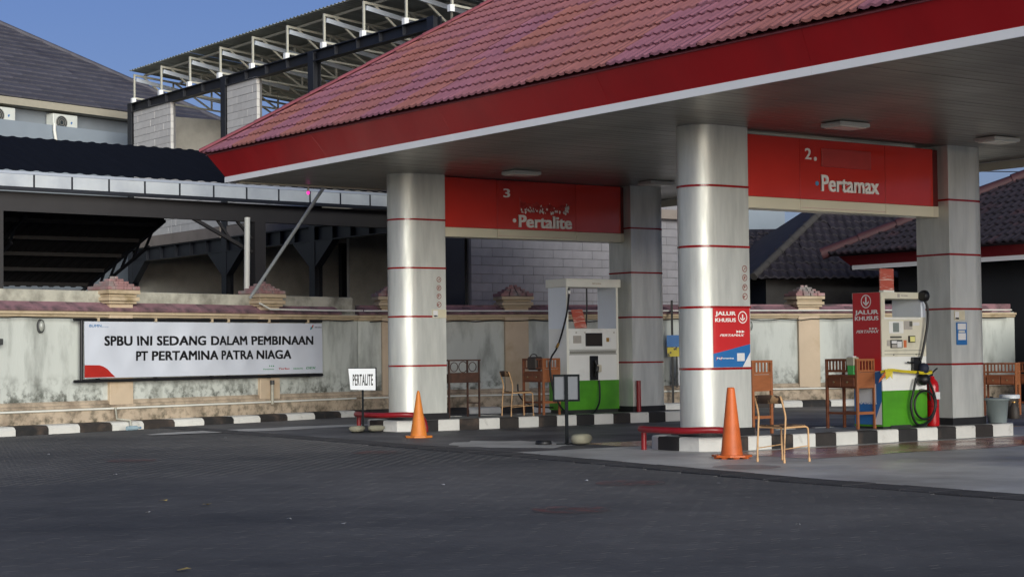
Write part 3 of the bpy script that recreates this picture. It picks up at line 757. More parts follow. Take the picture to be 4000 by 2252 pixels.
mat('glove_blue', '#1c2236', .7, var=.2); mat('poster_red', '#c4292b', .42, var=.04, scale=2); mat('poster_blue', '#2a6aa8', .42, var=.08, scale=2); mat('poster_white', '#d8d8d8', .45, var=.04)
mat('tape_yellow', '#c4b21e', .4, var=.1, scale=8, col2='#2b2712', mscale=7, mix=(.58, .62)); mat('green_cup', '#3aa84a', .3, var=.05); mat('yellow_pale', '#dcd78a', .3)
def chain(pts, n=8):
    """smooth path through points (Catmull-Rom)"""
    P = [Vector(p) for p in pts]; P = [P[0]*2-P[1]]+P+[P[-1]*2-P[-2]]; out = []
    for i in range(1, len(P)-2):
        for k in range(n):
            t = k/n; a, b, c, d = P[i-1:i+3]
            out.append(.5*((2*b)+(c-a)*t+(2*a-5*b+4*c-d)*t*t+(3*b-a-3*c+d)*t*t*t))
    out.append(P[-2]); return out
# pump on the Pertalite island: tall white body, see-through window, green foot
W3, D3, H3 = 1.28, .57, 2.592
p3 = thing('fuel_pump', 'tall white and green fuel pump with open window on the Pertalite island', 'fuel pump', (21.15, Y3+.17-.0, Z3+.2))
def zx(a): return (a-640)/515*W3
def zz(b): return H3-(b-20)/1315*H3
p3.location.y = 27.25; p3.location.x = 20.97
MB().box(0, W3, 0, D3, zz(1300), zz(1016)).build('foot_panel', 'pump_green', p3)
MB().box(.02, W3-.02, .02, D3-.02, 0, zz(1300)).build('base', 'pump_base', p3)
bd = MB().box(0, W3, 0.002, D3-.002, zz(1015.5), zz(510)).build('cabinet', 'pump_white', p3)
MB().box(0, .05, 0, D3, zz(510), zz(106)).build('side_post', 'pump_side', p3)
MB().box(W3-.055, W3, 0, D3, zz(510), zz(106)).build('side_post', 'pump_side', p3)
MB().box(-.003, .047, -.004, .0, zz(1014), zz(106)).build('front_trim', 'head_white', p3); MB().box(W3-.052, W3-.002, -.004, 0, zz(1014), zz(106)).build('front_trim', 'head_white', p3)
hd = MB().box(-.02, W3+.05, -.04, D3+.06, zz(106), zz(22), bev=.012).build('head', 'head_white', p3)
text(hd, 'lettering', 'PERTAMINA', 'wall_cream', zx(885), -.042, zz(75), .22, .025)
pn = MB().box(.06, W3-.06, -.012, 0, zz(710), zz(520), bev=.004).build('display_panel', 'pump_white', p3)
MB().box(zx(820), zx(985), -.03, -.012, zz(682), zz(553), bev=.006).build('screen_frame', 'screen_frame', pn); MB().box(zx(828), zx(977), -.034, -.0305, zz(672), zz(562)).build('screen', 'screen', pn)
MB().box(zx(700), zx(778), -.02, -.012, zz(652), zz(578)).build('notice', 'label_grey', pn); MB().box(zx(1028), zx(1055), -.018, -.012, zz(640), zz(600)).build('badge', 'brass', pn); MB().box(zx(1056), zx(1076), -.018, -.012, zz(640), zz(600)).build('badge', 'poster_white', pn)
for a in (730, 815, 1105): MB().lathe([(.014, 0), (.014, .01)], n=10).build('lock', 'label_grey', pn).matrix_local = Matrix.Translation((zx(a), -.012, zz(548))) @ Matrix.Rotation(math.pi/2, 4, 'X')
MB().box(zx(668), zx(1122), -.016, 0, zz(755), zz(726)).build('vent', 'vent', p3)
for b in (718, 762): MB().box(.055, W3-.055, -.004, .0, zz(b)-.004, zz(b)+.004).build('seam', 'seam', p3)
MB().box(zx(860), zx(945), -.02, .0, zz(1014), zz(776), bev=.01).build('nozzle_holder', 'screen_frame', p3)
MB().tube(chain([(zx(905), -.03, zz(985)), (zx(908), -.075, zz(930)), (zx(915), -.07, zz(870)), (zx(905), -.04, zz(825))]), [.03]*8+[.045]*8+[.03]*9, 8).build('nozzle', 'hose', p3)
MB().box(zx(905), zx(950), -.115, -.045, zz(935), zz(865), bev=.015).build('nozzle_grip', 'nozzle_grip', p3)
MB().tube(chain([(zx(652), -.05, zz(118)), (zx(648), -.06, zz(200)), (zx(600), -.12, zz(400)), (zx(490), -.22, zz(670)), (zx(410), -.26, zz(790)), (zx(395), -.27, zz(900)),
                 (zx(430), -.27, zz(1120)), (zx(520), -.27, zz(1290)), (zx(680), -.27, zz(1352)), (zx(820), -.2, zz(1335)), (zx(910), -.13, zz(1240)), (zx(935), -.08, zz(1100)), (zx(938), -.05, zz(1015))]), .018, 8).build('hose', 'hose', p3)
MB().tube([(zx(655), -.05, zz(140)), (zx(652), -.055, zz(172))], .026, 8).build('hose_swivel', 'pump_white', p3); MB().tube([(zx(496), -.215, zz(655)), (zx(472), -.228, zz(695))], .026, 8).build('hose_coupling', 'brass', p3)
MB().tube(chain([(zx(938), .3, zz(110)), (zx(938), .3, zz(300)), (zx(928), .3, zz(500))]), .016, 6).build('hose', 'hose', p3)
MB().tube(chain([(zx(350), .62, zz(1040)), (zx(360), .62, zz(1140)), (zx(400), .58, zz(1210)), (zx(480), .5, zz(1260)), (0.02, .45, zz(1280))]), .016, 6).build('hose', 'hose', p3)
t = MB().add([(zx(745), .06, zz(505)), (zx(860), .06, zz(502)), (zx(848), .16, zz(318)), (zx(738), .16, zz(322))], [(0, 1, 2, 3)])
t.add([(zx(745), .07, zz(505)), (zx(860), .07, zz(502)), (zx(848), .17, zz(318)), (zx(738), .17, zz(322))], [(3, 2, 1, 0)])
t.build('price_card', 'card_red', None, loc=p3.location, label='red and white notice card leaning in the window of the Pertalite pump', cat='card')

# pump on the Pertamax island: cream front, red poster on its left side, caution tape
W2, D2, H2 = 1.0, .59, 2.085
p2 = thing('fuel_pump', 'cream and green fuel pump with black hose coil on the Pertamax island', 'fuel pump', (20.65, 18.94, .205))
def ux(a): return (a-985)/385*W2
def uz(b): return H2-(b-200)/1190*H2
MB().box(0, W2, 0, D2, .03, uz(1062)).build('foot_panel', 'pump_green', p2); MB().box(.015, W2-.015, .015, D2-.015, 0, .03).build('base', 'pump_base', p2)
MB().box(.16, .62, -.006, .0, .0, .045).build('foot_vent', 'pump_base', p2)
MB().box(0, W2, .002, D2-.002, uz(1061.5), uz(766)).build('door', 'pump_white', p2)
cb = MB().box(0, W2, 0, D2, uz(765.5), uz(420)).build('cabinet', 'pump_cream', p2)
MB().box(0, .085, 0, D2, uz(420), uz(258)).build('side_post', 'pump_cream', p2); MB().box(W2-.105, W2, 0, D2, uz(420), uz(258)).build('side_post', 'pump_side', p2)
hd = MB().box(-.004, W2+.004, -.006, D2+.01, uz(258), uz(200), bev=.006).build('head', 'pump_cream', p2)
text(hd, 'lettering', 'PERTAMINA', 'label_grey', ux(1155), -.009, uz(236), .15, .022); MB().box(ux(1125), ux(1143), -.009, -.0062, uz(245), uz(215)).build('logo', 'label_grey', hd)
for b in (712, 745): MB().box(.06, W2-.12, -.004, .0, uz(b)-.004, uz(b)+.003).build('seam', 'seam', p2)
MB().box(.06, W2-.12, -.006, 0, uz(436), uz(424)).build('seam', 'pump_white', p2)
pn = MB().box(ux(1048), ux(1172), -.008, 0, uz(562), uz(455), bev=.003).build('display_panel', 'pump_white', p2)
MB().box(ux(1080), ux(1131), -.013, -.0085, uz(550), uz(468)).build('screen', 'lcd', pn)
MB().box(ux(1178), ux(1250), -.006, 0, uz(528), uz(452)).build('notice', 'label_grey', p2); MB().box(ux(1225), ux(1250), -.009, -.0062, uz(500), uz(456)).build('notice_mark', 'seam', p2)
MB().box(ux(1256), ux(1314), -.006, 0, uz(494), uz(464), bev=.003).build('glare_patch', 'poster_white', p2)  # white box stands for the glare on the pump face, painted on
MB().box(ux(1058), ux(1155), -.006, 0, uz(603), uz(586)).build('serial_label', 'seam', p2)
pp = MB().box(ux(1058), ux(1160), -.008, 0, uz(690), uz(618)).build('reader_panel', 'screen_frame', p2)
MB().box(ux(1066), ux(1110), -.011, -.0085, uz(652), uz(626)).build('label', 'poster_white', pp); MB().box(ux(1114), ux(1153), -.011, -.0085, uz(684), uz(632)).build('label', 'poster_white', pp); MB().box(ux(1066), ux(1110), -.011, -.0085, uz(684), uz(660)).build('label', 'label_grey', pp)
MB().box(ux(1028), ux(1056), -.007, 0, uz(672), uz(620)).build('label', 'label_grey', p2); MB().box(ux(1173), ux(1197), -.006, 0, uz(686), uz(622)).build('sticker', 'orange_print', p2)
bx = MB().box(ux(1212), ux(1266), -.03, 0, uz(642), uz(583), bev=.005).build('yellow_box', 'screen_frame', p2); MB().box(ux(1218), ux(1260), -.034, -.0305, uz(636), uz(590)).build('yellow_face', 'yellow_pale', bx)  # box with a plain pale yellow face
for a in (1085, 1280): MB().box(ux(a)-.012, ux(a)+.012, -.005, 0, uz(754), uz(742)).build('lock', 'seam', p2)
MB().lathe([(.075, -.06), (.09, -.02), (.09, .03), (.05, .06)], n=14).build('hose_boom', 'hose', p2).matrix_local = Matrix.Translation((ux(1330), -.07, uz(232))) @ Matrix.Rotation(math.pi/2, 4, 'Y')
MB().tube(chain([(ux(1325), -.07, uz(255)), (ux(1348), -.09, uz(330)), (ux(1350), -.09, uz(450)), (ux(1330), -.08, uz(600)), (ux(1305), -.07, uz(740)), (ux(1292), -.06, uz(800))]), .02, 8).build('hose', 'hose', p2)
nh = MB().box(ux(1232), ux(1310), -.05, 0, uz(905), uz(772), bev=.01).build('nozzle_holder', 'screen_frame', p2)
MB().tube(chain([(ux(1235), -.06, uz(820)), (ux(1200), -.075, uz(820)), (ux(1172), -.075, uz(816))]), .014, 6).build('nozzle_spout', 'screen_frame', p2)
MB().lathe([(.02, -.09), (.075, -.06), (.085, 0), (.07, .06), (.02, .085)], n=12).build('nozzle_cover', 'glove_blue', p2).matrix_local = Matrix.Translation((ux(1305), -.09, uz(872)))
MB().lathe([(.03, -.1), (.1, -.06), (.115, 0), (.08, .06), (.03, .08)], n=10).build('nozzle_bag', 'hose', p2).matrix_local = Matrix.Translation((ux(1300), -.09, uz(965)))
lp = [(ux(1245), -.07, uz(960)), (ux(1215), -.08, uz(1080)), (ux(1195), -.08, uz(1180)), (ux(1205), -.08, uz(1290)), (ux(1240), -.08, uz(1358)), (ux(1300), -.08, uz(1368)), (ux(1370), -.08, uz(1320)), (ux(1412), -.08, uz(1200)), (ux(1395), -.08, uz(1090)), (ux(1362), -.07, uz(990))]
MB().tube(chain(lp), .019, 8).build('hose', 'hose', p2)
ring = [(ux(1303)+.235*math.cos(a)*1.0, -.105, uz(1195)+.22*math.sin(a)) for a in [2*math.pi*k/28 for k in range(28)]]
MB().tube(ring, .017, 8, closed=True).build('hose', 'hose', p2)
MB().tube([(ux(1303), -.10, uz(1063)), (ux(1303), -.02, uz(1060))], .016, 6).build('hose_hook', 'label_grey', p2)
# posters: two alike designs, one on the pump's side, one on the round column
def special_lane(root, Y0, x, ztop, zbot, right, up=(0, 0, 1), wd=.59, n=(-1, 0, 0), arrow_side=False):
    pass
po = thing('poster', 'tall red and blue JALUR KHUSUS poster on the left side of the cream pump', 'poster', (20.65-.014, 18.94, .205))
def yl(f): return D2*(1-f)         # 0 = image left (far) .. 1 = near
def quadx(name, f0, f1, za, zb, x, m, par):
    return MB().add([(x, yl(f0), za), (x, yl(f1), za), (x, yl(f1), zb), (x, yl(f0), zb)], [(0, 1, 2, 3)]).build(name, m, par)
quadx('red_field', .03, .985, .88, uz(202), 0, 'poster_red', po)
MB().add([(0, yl(.03), .06), (0, yl(.70), .06), (0, yl(.985), .42), (0, yl(.985), .88), (0, yl(.03), .80)], [(0, 1, 2, 3, 4)]).build('blue_field', 'poster_blue', po)
MB().add([(-.001, yl(.70), .06), (-.001, yl(.985), .06), (-.001, yl(.985), .42)], [(0, 1, 2)]).build('white_corner', 'poster_white', po)
quadx('blank_panel', .18, .80, .40, .68, -.002, 'poster_white', po)
def ringx(par, name, cy, cz, ry, rz, t_, x, m, n=28):
    vs = [(x, cy+(ry-t_*k)*math.cos(2*math.pi*i/n), cz+(rz-t_*k)*math.sin(2*math.pi*i/n)) for k in (0, 1) for i in range(n)]
    return MB().add(vs, [(i, (i+1) % n, n+(i+1) % n, n+i)[::-1] for i in range(n)]).build(name, m, par)
def arrowx(par, cy, cz, s, x, m):
    mb = MB(); mb.add([(x, cy+.12*s, cz+.55*s), (x, cy-.12*s, cz+.55*s), (x, cy-.12*s, cz-.3*s), (x, cy+.12*s, cz-.3*s)], [(3, 2, 1, 0)])
    mb.add([(x, cy+.5*s, cz+.02*s), (x, cy+.5*s, cz-.2*s), (x, cy, cz-.62*s), (x, cy, cz-.38*s)], [(0, 1, 2, 3)]); mb.add([(x, cy-.5*s, cz+.02*s), (x, cy-.5*s, cz-.2*s), (x, cy, cz-.62*s), (x, cy, cz-.38*s)], [(3, 2, 1, 0)])
    mb.build('arrow', m, par)
ringx(po, 'ring', yl(.5), uz(278), .105, .105, .016, -.002, 'letter_white'); arrowx(po, yl(.5), uz(275), .12, -.002, 'letter_white')
text(po, 'lettering', 'JALUR', 'letter_white', -.002, yl(.10), uz(402), .83*D2, .085, right=(0, -1, 0), bold=.06)
text(po, 'lettering', 'KHUSUS', 'letter_white', -.002, yl(.10), uz(445), .83*D2, .065, right=(0, -1, 0), bold=.06)
text(po, 'lettering', 'PERTAMAX', 'letter_white', -.002, yl(.14), uz(556), .80*D2, .045, right=(0, -1, 0), bold=.04, shear=.35)
for k in range(3): MB().add([(-.002, yl(.60+.1*k), uz(526)), (-.002, yl(.69+.1*k), uz(517)), (-.002, yl(.60+.1*k), uz(508))], [(0, 1, 2)]).build('arrowhead', 'letter_white', po)
text(po, 'lettering', 'MyPertamina', 'letter_white', -.002, yl(.16), .36, .66*D2, .05, right=(0, -1, 0), bold=.04)
# caution tape round the pump, price card on its top
t = thing('caution_tape', 'yellow black caution tape strung across the cream pump', 'tape', (20.65, 18.94, .205))
pts = [(-.06, -.02, uz(898)), (.02, -.135, uz(880)), (.3, -.135, uz(893)), (.6, -.135, uz(905)), (.85, -.135, uz(915)), (1.02, -.1, uz(905)), (1.03, .1, uz(895))]
pp_ = chain(pts, 5); mb = MB(); vs = []
for i, p in enumerate(pp_): q = .018*math.sin(i*.5); vs += [(p.x, p.y+q*.3, p.z-.021), (p.x, p.y-q*.3, p.z+.021)]
mb.add(vs, [(2*i, 2*i+2, 2*i+3, 2*i+1) for i in range(len(pp_)-1)], True); mb.build('strip', 'tape_yellow', t)
MB().add([(-.05, -.1, uz(870)), (.09, -.137, uz(885)), (.07, -.137, uz(960)), (.04, -.12, uz(935)), (-.03, -.1, uz(965))], [(0, 4, 3, 2, 1)]).build('loose_end', 'tape_yellow', t)
MB().add([(-.27, -.17, uz(990)), (-.25, -.17, uz(955)), (-.03, -.1, uz(890)), (-.05, -.1, uz(935))], [(0, 1, 2, 3)]).build('wooden_strip', 'orange_print', t)
t = thing('price_card', 'upright red and white card standing on top of the cream pump', 'card', (20.68, 18.97, .205+H2))
MB().box(0, .30, 0, .03, 0.03, .36, bev=.004).build('card', 'card_red', t); MB().box(.03, .27, -.03, .06, 0, .03).build('stand', 'head_white', t)

# poster wrapped on the near column
pc = thing('poster', 'red and blue JALUR KHUSUS poster wrapped on the near silver column', 'poster', (0, Y2, 0))
def onc(s, z, lift=.004):
    """s metres along the column skin from the flat end (18.03), round towards the front"""
    r = .34+lift
    if s <= 18.03-17.407: return Vector((18.03-s, -r, z))
    a = (s-(18.03-17.407))/.34
    return Vector((17.407-r*math.sin(a), -r*math.cos(a), z))
PA, PB, PZ0, PZ1 = 0.015, .72, 1.185, 2.03
def onp(f, g, lift=.004): return onc(PA+(PB-PA)*(1-f), PZ0+(PZ1-PZ0)*g, lift)
def fieldp(name, poly, m, lift, nx=1):
    mb = MB(); mb.add([onp(a, b, lift) for a, b in poly], [tuple(range(len(poly)))]); return mb.build(name, m, pc)
def gridp(name, f0, f1, gfun0, gfun1, m, lift, n=16):
    mb = MB(); vs = []
    for i in range(n+1): f = f0+(f1-f0)*i/n; vs += [onp(f, gfun0(f), lift), onp(f, gfun1(f), lift)]
    mb.add(vs, [(2*i, 2*i+2, 2*i+3, 2*i+1) for i in range(n)]); return mb.build(name, m, pc)
gridp('red_field', 0, 1, lambda f: .23+.16*f, lambda f: 1, 'poster_red', .0045); gridp('blue_field', 0, 1, lambda f: max(0, .0), lambda f: .23+.16*f, 'poster_blue', .0045)
fieldp('white_corner', [(.78, 0), (1, 0), (1, .25)], 'poster_white', .0055); fieldp('blank_panel', [(.63, .10), (.84, .10), (.84, .235), (.63, .235)], 'poster_white', .006)
def wp(p):   # flat poster coordinates (x=f, z=g) onto the column
    return onp(p.x, p.z, .006-p.y)
def tp(body, f0, g0, w, h, **k): text(pc, 'lettering', body, k.pop('m', 'letter_white'), f0, 0, g0, w, h, warp=wp, **k)
tp('JALUR', .05, .855, .56, .09, bold=.06); tp('KHUSUS', .05, .765, .56, .065, bold=.06); tp('PERTAMAX', .16, .52, .68, .04, bold=.04, shear=.35); tp('MyPertamina', .08, .13, .46, .035, bold=.04)
mb = MB(); n = 28; mb.add([onp(.80+(.125-.02*k)*math.cos(2*math.pi*i/n), .845+(.105-.018*k)*math.sin(2*math.pi*i/n), .006) for k in (0, 1) for i in range(n)], [(i, (i+1) % n, n+(i+1) % n, n+i) for i in range(n)]); mb.build('ring', 'letter_white', pc)
mb = MB(); q = lambda a, b: onp(.80+a, .845+b, .006)
mb.add([q(-.016, .05), q(.016, .05), q(.016, -.03), q(-.016, -.03)], [(3, 2, 1, 0)]); mb.add([q(-.065, -.0), q(-.065, -.024), q(0, -.065), q(0, -.042)], [(0, 1, 2, 3)]); mb.add([q(.065, -.0), q(.065, -.024), q(0, -.065), q(0, -.042)], [(3, 2, 1, 0)]); mb.build('arrow', 'letter_white', pc)
for k in range(3): fieldp('arrowhead', [(.62+.075*k, .575), (.70+.075*k, .60), (.62+.075*k, .625)], 'letter_white', .006)
fieldp('badge', [(.06, .12), (.20, .12), (.22, .175), (.08, .175)], 'poster_red', .0052)
# small notices on the columns
def notice(name, label, x, y, z, w, h, parts):
    t = thing(name, label, 'notice', (x, y, z))
    MB().box(0, w, -.006, 0, 0, h).build('backing', parts[0], t)
    for (a, b, c, d, m) in parts[1:]: MB().box(w*a, w*b, -.009, -.0065, h*c, h*d).build('print', m, t)
mat('paper_old', '#c9c2a8', .6, var=.06)
notice('notice', 'small cream notice with blue logo on the Pertalite column', 17.73, Y3-.345, 2.07, .30, .15, ['paper_old', (.05, .38, .1, .9, 'poster_white'), (.08, .35, .15, .3, 'print_green')])
notice('notice', 'small cream notice on the far Pertamax column above a blue flyer', 22.46, Y2-.345, 1.86, .25, .155, ['paper_old', (.05, .42, .1, .9, 'poster_white'), (.07, .40, .12, .3, 'print_blue')])
notice('flyer', 'blue and white flyer taped on the far Pertamax column', 22.50, Y2-.345, 1.47, .25, .36, ['poster_blue', (.12, .9, .68, .95, 'poster_white'), (.15, .88, .22, .52, 'poster_white'), (.2, .8, .55, .64, 'light_grey')])
# ------------------------------------------------------------------ traffic cones
mat('cone_orange', '#c8622a', .5, var=.12, scale=7, col2='#7a3a20', mscale=3.5, mix=(.58, .75)); mat('cone_orange2', '#cf7a2e', .55, var=.12, scale=7, col2='#94552a', mscale=3.5, mix=(.55, .75))
t = thing('traffic_cone', 'tall scuffed orange traffic cone in front of the poster column', 'cone', (16.1, 17.41, .016), .35)
MB().lathe([(.148, .045), (.142, .07), (.052, .905), (.046, .92), (.03, .925)], n=26).build('cone', 'cone_orange', t)
pl = []
for k in range(8):
    a = math.pi/4*k+math.pi/8; r = .265; pl.append((r*math.cos(a), r*math.sin(a)))
bs = MB().prism(pl, .02, .046); 
for k in range(8):
    a = math.pi/4*k; bs.box(.2*math.cos(a)-.03, .2*math.cos(a)+.03, .2*math.sin(a)-.03, .2*math.sin(a)+.03, 0, .022)
bs.build('base', 'cone_orange', t)
t = thing('traffic_cone', 'faded orange pointed traffic cone beside the Pertalite island', 'cone', (16.1, 24.95, gz(24.95)+.016), 1.1)
MB().lathe([(.142, .03), (.136, .05), (.028, .73), (.016, .765), (.006, .77)], n=26).build('cone', 'cone_orange2', t); MB().prism([(.235*math.cos(math.pi/4*k+.39), .235*math.sin(math.pi/4*k+.39)) for k in range(8)], 0, .03).build('base', 'cone_orange2', t)

# ------------------------------------------------------------------ tube chairs
mat('chair_tube', '#c29a6e', .5, var=.15, scale=9, col2='#7a5a3c', mscale=6, mix=(.55, .72)); mat('chair_board', '#4a382a', .7, var=.25, scale=8, col2='#b08c64', mscale=7, mix=(.52, .58)); mat('chair_dark', '#3b342e', .6, var=.2, scale=8)
def tube_chair(label, loc, rotz):
    """seat faces +x; origin between the legs on the floor"""
    t = thing('chair', label, 'chair', loc, rotz, 'old tube chairs')
    for s in (-1, 1):
        y = .235*s
        MB().tube(chain([(-.23, y, 0), (-.225, y, .2), (-.205, y, .46), (-.20, y, .58), (-.235, y*.98, .72), (-.27, y*.94, .83)]), .0125, 8).build('back_post', 'chair_tube', t)
        MB().tube(chain([(-.205, y, .435), (.1, y, .44), (.17, y, .435), (.2, y, .40), (.205, y, .25), (.215, y, 0)], 5), .012, 8).build('front_leg', 'chair_tube', t)
        MB().tube([(-.22, y, .17), (.205, y, .20)], .007, 6).build('stretcher', 'chair_tube', t)
        for x in (-.23, .215): MB().lathe([(.016, 0), (.017, .04), (.014, .045)], (x, y, 0), 8).build('foot_cap', 'chair_tube', t)
    MB().tube([(-.2, -.235, .43), (-.2, .235, .43)], .01, 6).build('cross_tube', 'chair_tube', t)
    mb = MB(); nx_, ny_ = 6, 6
    vs = [(-.19+.37*i/nx_, -.215+.43*j/ny_, .452-.012*math.sin(math.pi*i/nx_)+dz) for dz in (0, .014) for i in range(nx_+1) for j in range(ny_+1)]
    k = (nx_+1)*(ny_+1); f = []
    for i in range(nx_):
        for j in range(ny_): a = i*(ny_+1)+j; f += [(a, a+1, a+ny_+2, a+ny_+1), (k+a, k+a+ny_+1, k+a+ny_+2, k+a+1)]
    bd = list(range(ny_+1))+[i*(ny_+1)+ny_ for i in range(1, nx_+1)]+[nx_*(ny_+1)+j for j in range(ny_-1, -1, -1)]+[i*(ny_+1) for i in range(nx_-1, 0, -1)]
    for a, b in zip(bd, bd[1:]+bd[:1]): f.append((a, k+a, k+b, b))
    mb.add(vs, f).build('seat', 'chair_board', t)
    mb = MB(); n = 10; vs = []
    for dy in (0, .016):
        for z, x in ((.735, -.238), (.79, -.255), (.845, -.275)):
            for j in range(n+1): q = -1+2*j/n; vs.append((x-.035*(1-q*q)+dy, .235*q, z-(.02*abs(q)**3 if z > .8 else 0)))
    m_ = n+1; f = []
    for r_ in (0, 1):
        for j in range(n): a = r_*m_+j; f += [(a, a+m_, a+m_+1, a+1), (3*m_+a, 3*m_+a+1, 3*m_+a+m_+1, 3*m_+a+m_)]
    for j in range(n): f += [(2*m_+j, 5*m_+j, 5*m_+j+1, 2*m_+j+1), (j, j+1, 3*m_+j+1, 3*m_+j)]
    mb.add(vs, f, True).build('back_board', 'chair_board', t)
    return t
ch = tube_chair('worn tube chair with peeling back standing on the floor by the tall cone', (16.08, 16.43, .016), .02)
copytree(ch, (19.76, 27.19, .248), -.25, 'tube chair with dark back standing on the Pertalite island')

# ------------------------------------------------------------------ wooden cash desks with slatted gallery
mat('desk_wood', '#7b4527', .5, var=.2, scale=5, stretch=(1, 1, 6), col2='#5a2f1a', mscale=2.5, bump=.05); mat('desk_wood2', '#955a35', .5, var=.16, scale=5, stretch=(1, 1, 5), bump=.05); mat('brass_knob', '#8f8262', .35, .5)
def desk(label, loc, rotz=0, name='cash_desk', m='desk_wood', w=.37, d=.63):
    t = thing(name, label, 'desk', loc, rotz, 'wooden cash desks')
    for (x, y) in ((0, 0), (w, 0), (0, d), (w, d)): MB().box(x-.02, x+.02, y-.02, y+.02, 0, 1.07, bev=.003).build('leg', m if y else 'desk_wood2', t)
    dr = MB().box(0, w, .02, d-.02, .62, .80).build('drawer_box', m, t)
    for y in (.04, d/2+.005):
        f = MB().box(-.024, -.001, y, y+d/2-.05, .64, .785, bev=.005).build('drawer', m, t); MB().lathe([(.012, 0), (.016, .02)], n=8).build('knob', 'brass_knob', f).matrix_local = Matrix.Translation((-.025, y+d/4-.025, .715)) @ Matrix.Rotation(-math.pi/2, 4, 'Y')
    MB().box(.02, w-.02, -.016, .004, .62, .86, bev=.003).build('side_panel', 'desk_wood2', t)
    MB().box(-.015, w+.015, .015, d+.015, .80, .825).build('table_top', m, t)
    for z in (.865, 1.035):
        MB().box(.02, w-.02, -.014, .012, z, z+.035).build('rail', 'desk_wood2', t); MB().box(-.014, .012, .02, d-.02, z, z+.035).build('rail', m, t); MB().box(.02, w-.02, d-.012, d+.014, z, z+.035).build('rail', m, t)
    for k in range(5): x = .05+(w-.1)*k/4; MB().box(x-.013, x+.013, -.006, .006, .90, 1.035).build('slat', 'desk_wood2', t)
    for k in range(8): y = .07+(d-.14)*k/7; MB().box(-.006, .006, y-.014, y+.014, .90, 1.035).build('slat', m, t)
    MB().box(.02, w-.02, -.012, .012, .22, .262).build('stretcher', 'desk_wood2', t); MB().box(-.012, .012, .02, d-.02, .22, .255).build('stretcher', m, t); MB().box(w-.012, w+.012, .02, d-.02, .22, .255).build('stretcher', m, t)
    return t
dk = desk('brown wooden cash desk with slatted top beside the cream pump', (20.265, 19.10, .205))
copytree(dk, (20.30, 27.11, .248), 0, 'brown wooden cash desk with slatted top beside the tall Pertalite pump')
copytree(dk, (18.13, 19.14, .205), 0, 'brown wooden cash desk half hidden behind the poster column')
copytree(dk, (29.6, 23.55, gz(23.5)+.014), .5, 'dark brown desk beyond the right column, left one of the pair')
copytree(dk, (30.55, 23.5, gz(23.5)+.014), .2, 'dark brown desk beyond the right column, right one of the pair')
# plastic cup with green tissue box on the desk
mat('clear_plastic', '#b9b39a', .3, var=.1, alpha=.85)
t = thing('tissue_holder', 'clear box with green packet on the desk beside the cream pump', 'container', (20.29, 19.2, .205+.825))
MB().box(-.05, .05, -.06, .08, .0, .16, bev=.01).build('packet', 'green_cup', t); MB().box(-.06, .06, -.07, .09, .14, .27, bev=.01).build('box', 'clear_plastic', t); MB().box(-.03, .05, -.02, .08, .265, .285).build('tissue', 'poster_white', t)
t = thing('hand_bag', 'dark bag lying on the slatted desk beside the Pertalite pump', 'bag', (20.33, 27.45, .248+1.07))
MB().box(-.06, .12, -.15, .15, -.22, .03, bev=.03).build('body', 'chair_dark', t); MB().tube(chain([(0, -.12, .02), (0, -.06, .07), (0, .06, .07), (0, .12, .02)]), .01, 6).build('handle', 'chair_dark', t)

# ------------------------------------------------------------------ rusty iron stand
mat('rust', '#4a3025', .75, var=.3, scale=10, col2='#2a1c18', mscale=6)
t = thing('iron_stand', 'rusty iron lectern stand with scrollwork behind the Pertalite column', 'stand', (18.32, 27.35, .248), .06)
for (x, y) in ((0, 0), (.70, 0), (0, .35), (.70, .35)): MB().box(x-.014, x+.014, y-.014, y+.014, 0, 1.04).build('leg', 'rust', t)
for y in (0, .35): MB().box(-.03, .73, y-.018, y+.018, 1.04, 1.065).build('top_rail', 'rust', t)
MB().box(0, .70, -.012, .012, .80, .825).build('rail', 'rust', t); MB().box(0, .70, .0, .35, .64, .80).build('tray', 'rust', t)
for k, (cx, r) in enumerate(((.12, .085), (.33, .10), (.55, .085))):
    MB().tube([(cx+r*math.cos(a), 0, .93+r*math.sin(a)) for a in [2*math.pi*i/18 for i in range(18)]], .008, 6, closed=True).build('scroll', 'rust', t)
for x in (0, .7): MB().box(x-.008, x+.008, 0, .35, .25, .27).build('stretcher', 'rust', t)

# ------------------------------------------------------------------ small standing signs and their stones
mat('stone', '#8d8a78', .85, var=.2, scale=6, col2='#6b685a', mscale=3, bump=.4, bscale=14); mat('sign_post', '#14181b', .8, var=.2, spec=.2); mat('board_white', '#d6dade', .45, var=.03); mat('board_back', '#454c58', .4, var=.06, scale=3)
def stone(label, loc, sx, sy, sz, rot, seed):
    rd = random.Random(seed); mb = MB(); n, m_ = 12, 7; vs = []
    for i in range(m_):
        ph = math.pi*i/(m_-1)
        for k in range(n):
            a = 2*math.pi*k/n; q = 1+rd.uniform(-.16, .16)*math.sin(ph)
            e = lambda v: math.copysign(abs(v)**.6, v)
            vs.append((sx*q*e(math.cos(a))*abs(math.sin(ph))**.5, sy*q*e(math.sin(a))*abs(math.sin(ph))**.5, sz*(.5-.5*math.copysign(abs(math.cos(ph))**.7, math.cos(ph)))))
    fs = [(i*n+k, i*n+(k+1) % n, (i+1)*n+(k+1) % n, (i+1)*n+k) for i in range(m_-1) for k in range(n)]
    mb.add(vs, fs, True).build('stone', 'stone', None, loc=loc, rotz=rot, label=label, cat='stone', group='stones weighing down the sign feet')
FACE = YAW-math.pi/2            # a board whose local -y faces the camera axis
t = thing('standing_sign', 'white PERTALITE board on a thin dark post beside the Pertalite island', 'sign', (16.42, 27.25, gz(27.2)+.016), FACE+.12)
MB().box(-.018, .018, -.018, .018, 0, .80).build('post', 'sign_post', t)
